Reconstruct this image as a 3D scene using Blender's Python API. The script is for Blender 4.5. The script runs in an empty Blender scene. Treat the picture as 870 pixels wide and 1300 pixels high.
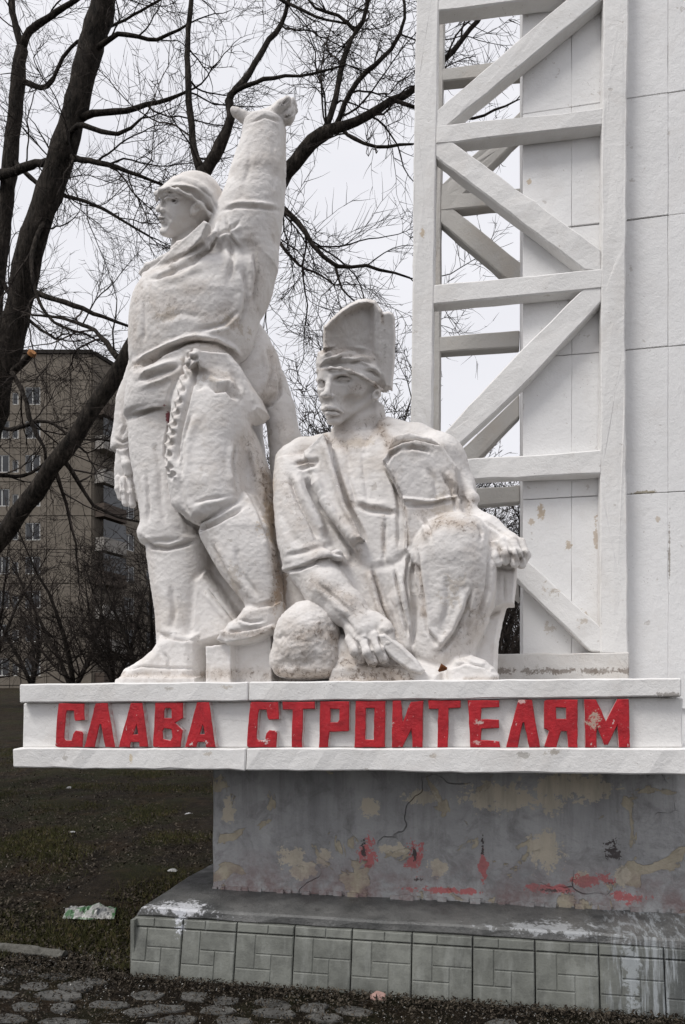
import bpy, bmesh, math, random
import numpy as np
from mathutils import Vector, Matrix
random.seed(7); np.random.seed(7)
R = math.radians
SC = bpy.context.scene
COL = SC.collection

# ---------------------------------------------------------------- camera, sky, sun, exposure
# The monument's front runs along +X; depth is +Y. The camera stands at eye height and looks a little to the left of square on.
TH = R(11.2); FPX = 950.0; CXP = 435.0; HOR = 890.0; EYE = 1.6
cam = bpy.data.objects.new('camera', bpy.data.cameras.new('camera'))
COL.objects.link(cam); SC.camera = cam
cam.location = (0, 0, EYE); cam.rotation_euler = (R(90), 0, TH)
cam.data.sensor_fit = 'VERTICAL'; cam.data.sensor_height = 36.0
cam.data.lens = 36.0 * FPX / 1300.0
cam.data.shift_y = (HOR - 650.0) / 1300.0
cam.data.clip_start = 0.05; cam.data.clip_end = 3000

SUN_EL, SUN_AZ = R(56), R(-42)      # high, from behind the camera and a little to the left
W = bpy.data.worlds.new("World"); SC.world = W; W.use_nodes = True
nt = W.node_tree; nt.nodes.clear()
wo = nt.nodes.new('ShaderNodeOutputWorld'); bg = nt.nodes.new('ShaderNodeBackground')
sky = nt.nodes.new('ShaderNodeTexSky'); sky.sky_type = 'NISHITA'; sky.sun_disc = False
sky.sun_elevation = SUN_EL; sky.sun_rotation = R(180) + SUN_AZ * -1
sky.air_density = 1.5; sky.dust_density = 6.0; sky.ozone_density = 1.0
hs = nt.nodes.new('ShaderNodeHueSaturation'); hs.inputs['Saturation'].default_value = 0.12
tc = nt.nodes.new('ShaderNodeTexCoord'); nz = nt.nodes.new('ShaderNodeTexNoise')
nz.inputs['Scale'].default_value = 2.2; nz.inputs['Detail'].default_value = 5; nz.inputs['Roughness'].default_value = .5
mp = nt.nodes.new('ShaderNodeMapping'); mp.inputs['Scale'].default_value = (1, 1, 2.6)
rp = nt.nodes.new('ShaderNodeValToRGB')
rp.color_ramp.elements[0].position = .25; rp.color_ramp.elements[0].color = (8.7, 8.75, 9.4, 1)
rp.color_ramp.elements[1].position = .75; rp.color_ramp.elements[1].color = (10.4, 10.4, 10.9, 1)
mx = nt.nodes.new('ShaderNodeMix'); mx.data_type = 'RGBA'; mx.inputs[0].default_value = .93
L = nt.links.new
L(tc.outputs['Generated'], mp.inputs['Vector']); L(mp.outputs['Vector'], nz.inputs['Vector'])
L(nz.outputs['Fac'], rp.inputs['Fac']); L(sky.outputs['Color'], hs.inputs['Color'])
L(hs.outputs['Color'], mx.inputs['A']); L(rp.outputs['Color'], mx.inputs['B'])
L(mx.outputs['Result'], bg.inputs['Color']); bg.inputs['Strength'].default_value = 0.10
L(bg.outputs['Background'], wo.inputs['Surface'])
sd = bpy.data.lights.new('sun', 'SUN'); sd.energy = 2.4; sd.angle = R(20); sd.color = (1, .97, .93)
so = bpy.data.objects.new('sun', sd); COL.objects.link(so)
so.rotation_euler = (R(90) - SUN_EL, 0, SUN_AZ)
SC.view_settings.view_transform = 'Standard'; SC.view_settings.look = 'None'
SC.view_settings.exposure = -0.08; SC.view_settings.gamma = 1.0

# ---------------------------------------------------------------- helpers
CT, ST = math.cos(TH), math.sin(TH)
def P(px, py, D):
    """world point seen at photograph pixel (px, py) in the wall-parallel plane at depth D"""
    dx = (px - CXP) / FPX
    y = D / (dx * ST + CT)
    return Vector((y * (dx * CT - ST), D, EYE + (HOR - py) / FPX * y))
def MPP(px, D):                       # metres per photograph pixel there
    return D / ((px - CXP) / FPX * ST + CT) / FPX

def tag(o, label=None, cat=None, group=None, kind=None):
    if label: o['label'] = label
    if cat: o['category'] = cat
    if group: o['group'] = group
    if kind: o['kind'] = kind
    return o
def thing(name, loc, label, cat, group=None):
    o = bpy.data.objects.new(name, None); COL.objects.link(o)
    o.location = loc; o.empty_display_size = .1
    return tag(o, label, cat, group)
def link(name, me, mat=None, parent=None, kind=None):
    o = bpy.data.objects.new(name, me); COL.objects.link(o)
    if mat: me.materials.append(mat)
    if parent is not None:
        o.parent = parent
        o.matrix_parent_inverse = Matrix.Translation(-parent.location) if parent.type == 'EMPTY' else Matrix.Identity(4)
    if kind: o['kind'] = kind
    return o
class MB:
    def __init__(s): s.v = []; s.f = []
    def add(s, vs, fs):
        n = len(s.v); s.v += [tuple(v) for v in vs]; s.f += [tuple(i + n for i in f) for f in fs]
    def box(s, x0, x1, y0, y1, z0, z1):
        s.add([(x0,y0,z0),(x1,y0,z0),(x1,y1,z0),(x0,y1,z0),(x0,y0,z1),(x1,y0,z1),(x1,y1,z1),(x0,y1,z1)],
              [(0,3,2,1),(4,5,6,7),(0,1,5,4),(1,2,6,5),(2,3,7,6),(3,0,4,7)])
    def prism(s, pts, y0, y1):          # pts: (x,z) polygon, extruded from y0 (front) to y1 (back)
        n = len(pts)
        a = sum(pts[i][0]*pts[(i+1)%n][1]-pts[(i+1)%n][0]*pts[i][1] for i in range(n))
        if a < 0: pts = pts[::-1]
        s.add([(x,y0,z) for x,z in pts]+[(x,y1,z) for x,z in pts],
              [tuple(range(n)), tuple(range(2*n-1,n-1,-1))]+[(i,i+n,(i+1)%n+n,(i+1)%n) for i in range(n)])
    def tube(s, pts, rs, n=6, cap=True):
        pts = [Vector(p) for p in pts]; m = len(pts); ring = []
        up = Vector((0.31, 0.17, 0.93)); base = len(s.v)
        for i, p in enumerate(pts):
            t = (pts[min(i+1,m-1)]-pts[max(i-1,0)])
            if t.length < 1e-9: t = Vector((0,0,1))
            t.normalize(); a = t.cross(up)
            if a.length < .05: a = t.cross(Vector((1,0,0)))
            a.normalize(); b = t.cross(a)
            for k in range(n):
                c = 2*math.pi*k/n
                s.v.append(tuple(p + (a*math.cos(c)+b*math.sin(c))*rs[i]))
        for i in range(m-1):
            for k in range(n):
                q = base+i*n
                s.f.append((q+k, q+(k+1)%n, q+n+(k+1)%n, q+n+k))
        if cap and n > 3:
            s.f.append(tuple(base+k for k in range(n))[::-1]); s.f.append(tuple(base+(m-1)*n+k for k in range(n)))
    def mesh(s, name, smooth=False, bevel=0.0, seg=1):
        me = bpy.data.meshes.new(name); me.from_pydata(s.v, [], s.f); me.update()
        if bevel:
            bm = bmesh.new(); bm.from_mesh(me)
            bmesh.ops.recalc_face_normals(bm, faces=bm.faces)
            ed = [e for e in bm.edges if len(e.link_faces) == 2 and e.calc_face_angle(0) > .5]
            bmesh.ops.bevel(bm, geom=ed, offset=bevel, segments=seg, affect='EDGES', clamp_overlap=True)
            bm.to_mesh(me); bm.free()
        if smooth: me.polygons.foreach_set('use_smooth', [True]*len(me.polygons))
        return me
    def build(s, name, mat, parent=None, smooth=False, bevel=0.0, kind=None, seg=1):
        return link(name, s.mesh(name, smooth, bevel, seg), mat, parent, kind)
def smooth_closed(me):
    me.polygons.foreach_set('use_smooth', [True]*len(me.polygons))

# rough-cast prism: subdivided and jittered so edges are hand made
def rough(mb, name, mat, parent=None, cuts=.05, amp=.003, bevel=.008, seed=0, kind=None):
    me = bpy.data.meshes.new(name); me.from_pydata(mb.v, [], mb.f); me.update()
    bm = bmesh.new(); bm.from_mesh(me)
    bmesh.ops.recalc_face_normals(bm, faces=bm.faces)
    if bevel:
        ed = [e for e in bm.edges if len(e.link_faces) == 2 and e.calc_face_angle(0) > .5]
        bmesh.ops.bevel(bm, geom=ed, offset=bevel, segments=1, affect='EDGES', clamp_overlap=True)
    bmesh.ops.triangulate(bm, faces=[f for f in bm.faces if len(f.verts) > 4])
    for it in range(5):
        ed = [e for e in bm.edges if e.calc_length() > cuts*2]
        if not ed or len(bm.faces) > 9000: break
        bmesh.ops.subdivide_edges(bm, edges=ed, cuts=1, use_grid_fill=False)
    bm.to_mesh(me); bm.free()
    n = len(me.vertices); co = np.empty(n*3); me.vertices.foreach_get('co', co); co = co.reshape(-1, 3)
    d = np.stack([vnoise(co*9+seed*7.3+k*31) for k in range(3)], 1)*.7 + np.stack([vnoise(co*28+seed*3.1+k*17) for k in range(3)], 1)*.5
    co += d*amp*2
    me.vertices.foreach_set('co', co.ravel()); me.update()
    return link(name, me, mat, parent, kind)

def _hash(ix, iy, iz):
    h = (ix.astype(np.int64)*374761393 + iy.astype(np.int64)*668265263 + iz.astype(np.int64)*2147483647 ^ 0x5bf03635) & 0xffffffff
    h = ((h ^ (h >> 13)) * 1274126177) & 0xffffffff
    return ((h ^ (h >> 16)) & 0xffffff).astype(np.float32) / 8388607.5 - 1.0
def vnoise(p):
    p = np.asarray(p); i = np.floor(p).astype(np.int64); f = (p - i).astype(np.float32)
    f = f*f*(3-2*f); o = 0
    for a in (0,1):
        wa = f[:,0] if a else 1-f[:,0]
        for b in (0,1):
            wb = f[:,1] if b else 1-f[:,1]
            for c in (0,1):
                wc = f[:,2] if c else 1-f[:,2]
                o = o + wa*wb*wc*_hash(i[:,0]+a, i[:,1]+b, i[:,2]+c)
    return o

# ---------------------------------------------------------------- materials
class N:
    """tiny node-tree writer"""
    def __init__(s, name):
        s.m = bpy.data.materials.new(name); s.m.use_nodes = True; s.t = s.m.node_tree
        s.b = s.t.nodes['Principled BSDF']; s.tc = s.t.nodes.new('ShaderNodeTexCoord').outputs['Object']
    def l(s, a, b): s.t.links.new(a, b)
    def noise(s, scale, detail=4, rough=.6, dist=0, off=(0,0,0), stretch=(1,1,1)):
        m = s.t.nodes.new('ShaderNodeMapping'); s.l(s.tc, m.inputs['Vector'])
        m.inputs['Location'].default_value = off; m.inputs['Scale'].default_value = stretch
        n = s.t.nodes.new('ShaderNodeTexNoise'); s.l(m.outputs[0], n.inputs['Vector'])
        n.inputs['Scale'].default_value = scale; n.inputs['Detail'].default_value = detail
        n.inputs['Roughness'].default_value = rough; n.inputs['Distortion'].default_value = dist
        return n.outputs['Fac']
    def voro(s, scale, feat='DISTANCE_TO_EDGE', dist=None, stretch=(1,1,1)):
        m = s.t.nodes.new('ShaderNodeMapping'); m.inputs['Scale'].default_value = stretch
        if dist is not None:
            v = s.t.nodes.new('ShaderNodeVectorMath'); v.operation = 'ADD'
            q = s.t.nodes.new('ShaderNodeTexNoise'); q.inputs['Scale'].default_value = dist[0]
            s.l(s.tc, q.inputs['Vector'])
            w = s.t.nodes.new('ShaderNodeVectorMath'); w.operation = 'SCALE'; w.inputs['Scale'].default_value = dist[1]
            s.l(q.outputs['Color'], w.inputs[0]); s.l(s.tc, v.inputs[0]); s.l(w.outputs[0], v.inputs[1]); s.l(v.outputs[0], m.inputs['Vector'])
        else: s.l(s.tc, m.inputs['Vector'])
        n = s.t.nodes.new('ShaderNodeTexVoronoi'); n.feature = feat; n.inputs['Scale'].default_value = scale
        s.l(m.outputs[0], n.inputs['Vector']); return n.outputs[0]
    def ramp(s, fac, *stops):
        r = s.t.nodes.new('ShaderNodeValToRGB'); s.l(fac, r.inputs[0]); e = r.color_ramp.elements
        while len(e) < len(stops): e.new(.5)
        for i, (p, c) in enumerate(stops):
            e[i].position = p
            if isinstance(c, (int, float)): c = (c, c, c)
            e[i].color = (*c, 1)
        return r.outputs[0]
    def mix(s, fac, a, b, mode='MIX'):
        m = s.t.nodes.new('ShaderNodeMix'); m.data_type = 'RGBA'; m.blend_type = mode
        for k, x in ((0, fac), ('A', a), ('B', b)):
            if isinstance(x, (int, float)) and k == 0: m.inputs[0].default_value = x
            elif isinstance(x, tuple): m.inputs[k].default_value = (*x, 1)
            else: s.l(x, m.inputs[k])
        return m.outputs['Result']
    def math(s, op, a, b=0.0):
        m = s.t.nodes.new('ShaderNodeMath'); m.operation = op
        for k, x in ((0, a), (1, b)):
            if isinstance(x, (int, float)): m.inputs[k].default_value = x
            else: s.l(x, m.inputs[k])
        return m.outputs[0]
    def sep(s, axis):
        n = s.t.nodes.new('ShaderNodeSeparateXYZ'); s.l(s.tc, n.inputs[0]); return n.outputs[axis]
    def maprange(s, x, a, b, c=0., d=1.):
        n = s.t.nodes.new('ShaderNodeMapRange'); s.l(x, n.inputs[0])
        for k, q in enumerate((a, b, c, d)): n.inputs[k+1].default_value = q
        return n.outputs[0]
    def attr(s, name):
        n = s.t.nodes.new('ShaderNodeAttribute'); n.attribute_name = name; return n.outputs['Fac']
    def bump(s, h, dist, strength=1.0, prev=None):
        b = s.t.nodes.new('ShaderNodeBump'); b.inputs['Distance'].default_value = dist; b.inputs['Strength'].default_value = strength
        s.l(h, b.inputs['Height'])
        if prev is not None: s.l(prev, b.inputs['Normal'])
        return b.outputs[0]
    def done(s, col, rough=.8, nrm=None, spec=.3):
        if isinstance(col, tuple): s.b.inputs['Base Color'].default_value = (*col, 1)
        else: s.l(col, s.b.inputs['Base Color'])
        if isinstance(rough, (int, float)): s.b.inputs['Roughness'].default_value = rough
        else: s.l(rough, s.b.inputs['Roughness'])
        s.b.inputs['Specular IOR Level'].default_value = spec
        if nrm is not None: s.l(nrm, s.b.inputs['Normal'])
        return s.m

def splash(n, cx, cy, rx, ry, sc=9, thr=.5, yc=None, wd=.25):
    dx = n.math('DIVIDE', n.math('SUBTRACT', n.sep('X'), cx), rx); dy = n.math('DIVIDE', n.math('SUBTRACT', n.sep('Z'), cy), ry)
    r = n.math('SQRT', n.math('ADD', n.math('MULTIPLY', dx, dx), n.math('MULTIPLY', dy, dy)))
    f = n.math('SUBTRACT', n.math('MULTIPLY', n.math('SUBTRACT', n.noise(sc, 10, .72, .5), .5), 3.4), n.math('SUBTRACT', r, 1.0))
    if yc: f = n.math('SUBTRACT', f, n.math('MULTIPLY', n.math('ABSOLUTE', n.math('SUBTRACT', n.sep('Y'), yc[0])), 1/yc[1]))
    f = n.math('ADD', f, n.math('MULTIPLY', n.math('SUBTRACT', n.noise(sc*5, 4, .6, off=(3,3,3)), .5), 1.5))
    return n.ramp(f, (thr+.05-wd*.5, 0), (thr+.05+wd*.5, 1))
def plaster(name, white=(.74,.725,.71), stain=.5, dirtattr=False, coarse=1.0, speck=True, marks=(), crack=0.0, bumpy=.6):
    n = N(name)
    big = n.noise(1.3, 5, .6)
    c = n.mix(n.ramp(big, (.35, 0), (.7, 1)), white, tuple(w*.9 for w in white))
    st = n.noise(3.1, 8, .68, .4, off=(3,1,7))                      # beige weathering with shapes of its own
    c = n.mix(n.ramp(st, (.52-.04*stain, 0), (.74, .70*stain)), c, (.47,.41,.35))
    st2 = n.noise(11, 6, .7, .3, off=(9,4,2))
    c = n.mix(n.ramp(st2, (.60, 0), (.72, .45*stain)), c, (.34,.29,.24))
    chip = n.noise(16, 3, .55, .2, off=(1,8,5))
    chm = n.ramp(chip, (.70, 0), (.715, 1))
    c = n.mix(n.math('MULTIPLY', chm, .45), c, (.40,.36,.32))
    if speck:
        sp = n.voro(60, 'F1'); sel = n.ramp(n.noise(5, 3, .5, off=(5,5,5)), (.60, 0), (.68, 1))
        sm = n.math('MULTIPLY', n.ramp(sp, (.12, 1), (.22, 0)), sel)
        c = n.mix(n.math('MULTIPLY', sm, .35 if dirtattr else .5), c, (.20,.165,.14))
    if dirtattr:
        a = n.attr('dirt')
        pat = n.math('MULTIPLY', a, n.ramp(n.noise(14, 8, .72, .3, off=(2,2,9)), (.35, .25), (.62, 1)))
        c = n.mix(n.ramp(pat, (0, 0), (.45, .50), (1, .9)), c, (.37,.30,.24))
        pit = n.math('MULTIPLY', n.math('ADD', a, .05), n.ramp(n.noise(34, 8, .75, .6, off=(6,1,3)), (.50, 0), (.66, 1)))
        c = n.mix(n.ramp(pit, (.08, 0), (.5, .85)), c, (.17,.135,.11))
    ck = None
    if crack:
        ck = n.math('MULTIPLY', n.ramp(n.voro(7, dist=(4, .35)), (.006, 1), (.020, 0)), n.ramp(n.noise(2.6, 4, .55, off=(4,9,2)), (.52, 0), (.60, 1)))
        c = n.mix(n.math('MULTIPLY', ck, crack), c, (.22,.18,.15))
    for (px, py, D, rx, ry, sc_, thr_, col, a_) in marks:
        p = P(px, py, D); c = n.mix(n.math('MULTIPLY', splash(n, p.x, p.z, rx*.0047, ry*.0047, sc_, thr_), a_), c, col)
    fine = n.noise(150*coarse, 4, .65); mid = n.noise(38*coarse, 5, .65, .3); trowel = n.noise(9*coarse, 4, .6, 1.2)
    h = n.math('ADD', n.math('MULTIPLY', fine, .28), n.math('ADD', n.math('MULTIPLY', mid, .6), n.math('MULTIPLY', trowel, .6)))
    h = n.math('SUBTRACT', h, n.math('MULTIPLY', chm, .10))
    if ck is not None: h = n.math('SUBTRACT', h, n.math('MULTIPLY', ck, .5))
    return n.done(c, .72, n.bump(h, .011, bumpy), .25)
M = {}
CH, RU, DK = (.46,.40,.33), (.36,.25,.16), (.20,.17,.145)
M['statue'] = plaster('statue_plaster', (.75,.725,.705), .88, True, marks=[
 (205,522,4.25,4,14,24,.35,(.20,.02,.03),.9),(226,452,4.2,10,6,16,.5,CH,.5),(214,398,4.2,30,16,12,.55,CH,.6),(285,400,4.2,26,20,12,.55,CH,.6),(270,480,4.2,26,12,14,.5,CH,.55),
 (342,640,4.3,14,60,10,.4,(.52,.43,.33),.7),(351,740,4.2,7,60,14,.5,RU,.6),(458,560,4.3,34,12,12,.5,CH,.5),(560,640,4.2,26,40,12,.7,CH,.5),(580,760,4.2,40,50,10,.75,CH,.5),(300,740,4.2,24,40,11,.7,CH,.5)], crack=0)
M['white'] = plaster('white_paint_concrete', (.77,.76,.745), .34, False, .8, True, marks=[(80,962,4.0,12,7,16,.5,(.42,.40,.37),.8),(265,957,4.0,10,4,20,.5,CH,.6),(166,963,4.0,3,10,20,.5,(.55,.42,.22),.6),(537,265+30,4.8,4,8,20,.3,(.5,.40,.28),.8),(664,958,4.0,9,6,18,.4,(.40,.38,.35),.8),(705,955,4.0,16,6,18,.5,(.42,.38,.33),.8),(215,874,4.0,9,4,20,.5,(.45,.42,.38),.7),(290,872,4.0,12,4,20,.5,CH,.6),(550,960,4.0,8,5,18,.5,CH,.6),(700,750,4.8,30,20,12,.75,CH,.7),(740,790,4.8,20,14,12,.7,CH,.7),(850,882,4.0,22,4,16,.4,(.25,.23,.21),.8)], crack=0)
M['rear'] = plaster('rear_paint_concrete', (.50,.485,.46), .85, False, .8, True)  # darker base tone and stronger stains for the rear lattice members
M['slab'] = plaster('slab_paint', (.785,.78,.775), .24, False, .6, True, marks=[(686,650,4.91,7,12,18,.35,(.45,.36,.26),.85),(722,694,4.91,6,9,18,.3,(.46,.38,.29),.85),(675,662,4.91,7,6,18,.4,(.45,.36,.26),.7),(757,680,4.91,5,30,14,.5,(.42,.33,.24),.7),(672,230,4.91,4,8,18,.35,(.52,.42,.3),.8),(835,660,4.91,4,7,18,.35,(.5,.43,.35),.8),(850,700,4.91,2,70,14,.5,(.25,.22,.19),.8),(820,625,4.91,24,2.5,16,.3,(.30,.26,.18),.85),(735,780,4.91,22,18,12,.7,(.42,.34,.26),.7),(700,800,4.91,26,30,12,.9,CH,.6)], crack=0)
M['base_white'] = plaster('dirty_beam_paint', (.62,.60,.575), 1.0, False, 1.0, True, marks=[(x_, 852, 4.8, 26, 7, 16, .45, DK, .8) for x_ in range(640, 800, 26)], crack=.5)
# ---------------------------------------------------------------- ground, pavement, slope
def terr(y):                                   # the ground climbs gently behind the monument
    y = np.asarray(y, float)
    t = np.clip((y-4.6)/52.0, 0, 1)
    return 2.75*t**.92
def ground():
    xs = np.concatenate([np.linspace(-600,-16,14), np.linspace(-14,10,170), np.linspace(12,600,14)])
    ys = np.concatenate([np.linspace(-60,1.0,8), np.linspace(1.3,12,130), np.linspace(12.5,60,60), np.linspace(75,900,10)])
    X, Y = np.meshgrid(xs, ys); n = X.size
    p = np.stack([X.ravel(), Y.ravel(), np.zeros(n)], 1)
    z = terr(p[:,1]) - .012
    away = np.clip((p[:,1]-4.15)/.5, 0, 1)
    z += away*(vnoise(p*1.3)*.035 + vnoise(p*4+9)*.016) + (vnoise(p*11)*.006)*np.where(p[:,1] > 4.1, 1, .3)
    p[:,2] = z
    nx, ny = len(xs), len(ys); F = []
    for j in range(ny-1):
        for i in range(nx-1):
            a = j*nx+i; F.append((a, a+1, a+nx+1, a+nx))
    me = bpy.data.meshes.new('ground'); me.from_pydata(p.tolist(), [], F); smooth_closed(me); me.update()
    g = N('soil')
    c = g.ramp(g.noise(7, 8, .7), (.3, (.009,.007,.005)), (.55, (.026,.020,.014)), (.8, (.055,.042,.029)))
    gr = g.ramp(g.noise(1.1, 6, .62, .6, off=(2,5,1)), (.46, 0), (.62, .75))
    c = g.mix(gr, c, g.ramp(g.noise(60, 3, .6), (.3, (.012,.013,.005)), (.7, (.036,.038,.014))))
    br = g.ramp(g.noise(2.3, 6, .62, .6, off=(7,5,1)), (.52, 0), (.68, .6))
    c = g.mix(br, c, (.050,.032,.018))
    gh = g.math('ADD', g.noise(45, 8, .75), g.noise(9, 4, .6))
    return tag(link('ground', me, g.done(c, .95, g.bump(gh, .05, 1.0), .1)), 'dark trodden soil with thin grass rising behind the monument', kind='structure')
ground()

# debris: thousands of dead leaves, twigs and grit nobody could count
def scatter(name, n, region, size, mat, label, zoff=.0, lift=.01, seed=1, squash=.45, parent=None, dens=None):
    rs = np.random.RandomState(seed); V = []; F = []
    k = 0
    while k < n:
        x, y = region(rs)
        if dens is not None and dens(x, y) < rs.rand(): continue
        z = float(terr(y)) + zoff
        a = rs.rand()*6.28; s = size*(.5+rs.rand()*1.1); tl = rs.normal(0, .5, 2)
        u = np.array([math.cos(a), math.sin(a), tl[0]])*s; v = np.array([-math.sin(a), math.cos(a), tl[1]])*s*squash
        c = np.array([x, y, z + lift*(.3+rs.rand())]); b = len(V)
        V += [tuple(c-u), tuple(c-v+(0,0,s*.2)), tuple(c+u), tuple(c+v)]
        F.append((b, b+1, b+2, b+3)); k += 1
    me = bpy.data.meshes.new(name); me.from_pydata(V, [], F); me.update()
    return tag(link(name, me, mat, parent), label, kind='stuff')
def inside_base(x, y): return x > -2.09 and y > 4.03 and y < 7
def reg_ground(rs):
    while True:
        y = 4.1 + 11*rs.rand()**2.0; x = rs.uniform(-.95, .2)*y*1.0 - .3
        if not inside_base(x, y): return x, y
def reg_front(rs):
    while True:
        y = rs.uniform(3.1, 4.35); x = rs.uniform(-3.2, 2.4)
        if not inside_base(x, y): return x, y
def reg_edge(rs):
    while True:
        y = 4.04 - abs(rs.normal(0, .09)); x = rs.uniform(-2.9, 2.4)
        if not inside_base(x, y): return x, y
nl = N('dead_leaf'); mleaf = nl.done(nl.ramp(nl.noise(30, 2), (.3, (.010,.008,.006)), (.5, (.032,.026,.020)), (.66, (.10,.085,.065)), (.8, (.015,.013,.010))), .9, None, .1)
ng = N('grit'); mgrit = ng.done(ng.ramp(ng.noise(25, 2), (.35, (.03,.03,.028)), (.55, (.10,.10,.095)), (.7, (.34,.33,.31))), .8, None, .2)
ngr = N('grass'); mgrass = ngr.done(ngr.ramp(ngr.noise(14, 3), (.35, (.026,.026,.011)), (.55, (.055,.056,.020)), (.68, (.13,.10,.055))), .9, None, .1)
scatter('leaf_litter', 42000, reg_ground, .013, mleaf, 'dead leaves and twigs trodden into the slope', seed=1)
scatter('leaf_litter', 16000, reg_front, .0075, mleaf, 'dead leaf crumbs filling the joints of the paving', seed=2, zoff=-.004, lift=.012)
scatter('leaf_litter', 7000, reg_edge, .008, mleaf, 'drift of rotted leaves along the foot of the tiles', seed=5, zoff=0, lift=.02)
scatter('grit', 5200, reg_front, .0036, mgrit, 'pale grit scattered over the paving', seed=3, lift=.02, squash=.8)
scatter('grit', 1000, reg_ground, .0045, mgrit, 'pale grit scattered over the dark slope', seed=4, lift=.02, squash=.8)
def grass(name, n, region, seed, label, h=.035):
    rs = np.random.RandomState(seed); V = []; F = []; xy = []
    while len(xy) < n:
        c = np.array([region(rs) for _ in range(n)]); q = vnoise(np.column_stack([c*1.5, np.full(n, 3.3)]))
        xy += c[q > .10+rs.rand(n)*.35].tolist()
    xy = np.array(xy[:n]); zz = terr(xy[:,1]); A = rs.rand(n)*6.28; HH = h*(.4+rs.rand(n)); Ln = rs.normal(0, .6, (n, 2))*HH[:,None]; w = .0028
    for k in range(n):
        x, y = xy[k]; z = zz[k]; dx, dy = math.cos(A[k])*w, math.sin(A[k])*w
        V += [(x-dx,y-dy,z-.01),(x+dx,y+dy,z-.01),(x+Ln[k,0],y+Ln[k,1],z+HH[k])]; F.append((3*k,3*k+1,3*k+2))
    me = bpy.data.meshes.new(name); me.from_pydata(V, [], F); me.update()
    return tag(link(name, me, mgrass), label, kind='stuff')
grass('grass', 80000, reg_ground, 11, 'thin olive grass growing in patches over the slope')

# paving of irregular flat stones
npv = N('paving_stone')
pc = npv.mix(npv.ramp(npv.noise(6, 6, .65), (.35, 0), (.65, 1)), (.060,.060,.056), (.115,.112,.104))
pc = npv.mix(npv.ramp(npv.noise(30, 5, .7, off=(4,4,4)), (.5, 0), (.66, .7)), pc, (.03,.027,.024))
mpave = npv.done(pc, .8, npv.bump(npv.noise(60, 6, .7), .006, .9), .35)
pav = link('pavement', (lambda m: (m.box(-9, 9, -1.0, 3.35, -.06, -.02), m.mesh('pavement'))[1])(MB()), mpave)
tag(pav, 'path of worn irregular stones sunk in dirt', kind='structure')
rs = np.random.RandomState(5)
row = 0; y = 4.02
while y > 2.75:
    h = rs.uniform(.10, .16); x = -3.9 + rs.rand()*.2
    while x < 3.2:
        w = rs.uniform(.16, .34)
        fade = 1 if x < -1.4 else .55
        if rs.rand() < (.93 if x < -.9 else .55) and not (x+w > -2.12 and y+.02 > 4.0):
            n = rs.randint(6, 10); pts = []; jy = rs.normal(0, .02)
            for k in range(n):
                a = 6.283*k/n + rs.uniform(-.16, .16)
                q = 1.0/max(abs(math.cos(a))**1.0, abs(math.sin(a)))**.62
                pts.append((x+w*.5+math.cos(a)*w*.43*q*rs.uniform(.70,1.10)+rs.normal(0,.004), y-h*.5+jy+math.sin(a)*h*.40*q*rs.uniform(.68,1.12)))
            zt = rs.uniform(-.010, .006); tx, ty = rs.normal(0, .02, 2)
            V = []; cx = x+w/2; cy = y-h/2
            for s_, zz in ((1.0, -.05), (1.0, zt-.005), (.95, zt)):
                V += [(cx+(px-cx)*s_, cy+(py-cy)*s_, zz+(px-cx)*tx+(py-cy)*ty) for px, py in pts]
            F = [(i+b, (i+1)%n+b, (i+1)%n+n+b, i+n+b) for b in (0, n) for i in range(n)] + [tuple(range(2*n, 3*n))]
            me = bpy.data.meshes.new('paving_stone'); me.from_pydata(V, [], F); me.update()
            link('paving_stone', me, mpave, pav)
        x += w + rs.uniform(-.005, .025)
    y -= h + rs.uniform(-.005, .012)

# ---------------------------------------------------------------- tiled base and grey plinth
Zb = 0.375
base = thing('monument_base', (.9, 4.6, 0), 'stepped concrete base with parquet pattern tiles and peeling grey plinth under the slogan ledge', 'base')
nb = N('base_cap')
cc = nb.mix(nb.ramp(nb.noise(3, 6, .65), (.35, 0), (.65, 1)), (.05,.052,.052), (.145,.145,.14))
# splashes of white paint near the left corner and toward the right end
def paint_splashes(n, c):
    c = n.mix(n.math('MULTIPLY', splash(n, -1.80, .385, .30, .06, 11, .15, (4.12, .17)), .8), c, (.62,.63,.66))
    c = n.mix(n.math('MULTIPLY', splash(n, -1.79, .32, .05, .10, 13, .25, (4.10, .25)), .8), c, (.60,.62,.66))
    c = n.mix(n.math('MULTIPLY', splash(n, .35, .38, .45, .05, 12, .40, (4.16, .24)), .55), c, (.50,.52,.54))
    run = n.ramp(n.noise(9, 8, .7, .3, stretch=(3.2,1,.22), off=(2,0,1)), (.50, 0), (.60, 1))
    c = n.mix(n.math('MULTIPLY', n.math('MULTIPLY', run, n.maprange(n.sep('X'), .45, .70)), .55), c, (.40,.43,.45))
    c = n.mix(n.math('MULTIPLY', splash(n, .72, .22, .06, .34, 9, .40, (4.1,.5)), .5), c, (.40,.43,.45))
    return c
cc = nb.mix(nb.ramp(nb.noise(18, 7, .72, .3, off=(3,2,6)), (.56, 0), (.66, .6)), cc, (.035,.035,.035))
mcap = nb.done(paint_splashes(nb, cc), nb.ramp(nb.noise(5, 4, .6), (.4, .3), (.65, .65)), nb.bump(nb.noise(25, 7, .7), .012, .9), .5)
cap = MB()
XL, XR = P(165, 1238, 4.068).x, 2.6
def base_front(z): return 4.065 + .075*z/Zb
V = [(XL+.03, base_front(Zb), Zb), (XR, base_front(Zb), Zb-.012), (XR, 4.6, .42), (XL+.09, 4.6, .42), (XL+.03+.05, 7.2, Zb+.02), (XR, 7.2, Zb),
     (XL, base_front(.32)+.006, .322), (XR, base_front(.32)+.006, .31), (XR, 7.2, .31), (XL, 7.2, .31)]
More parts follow.
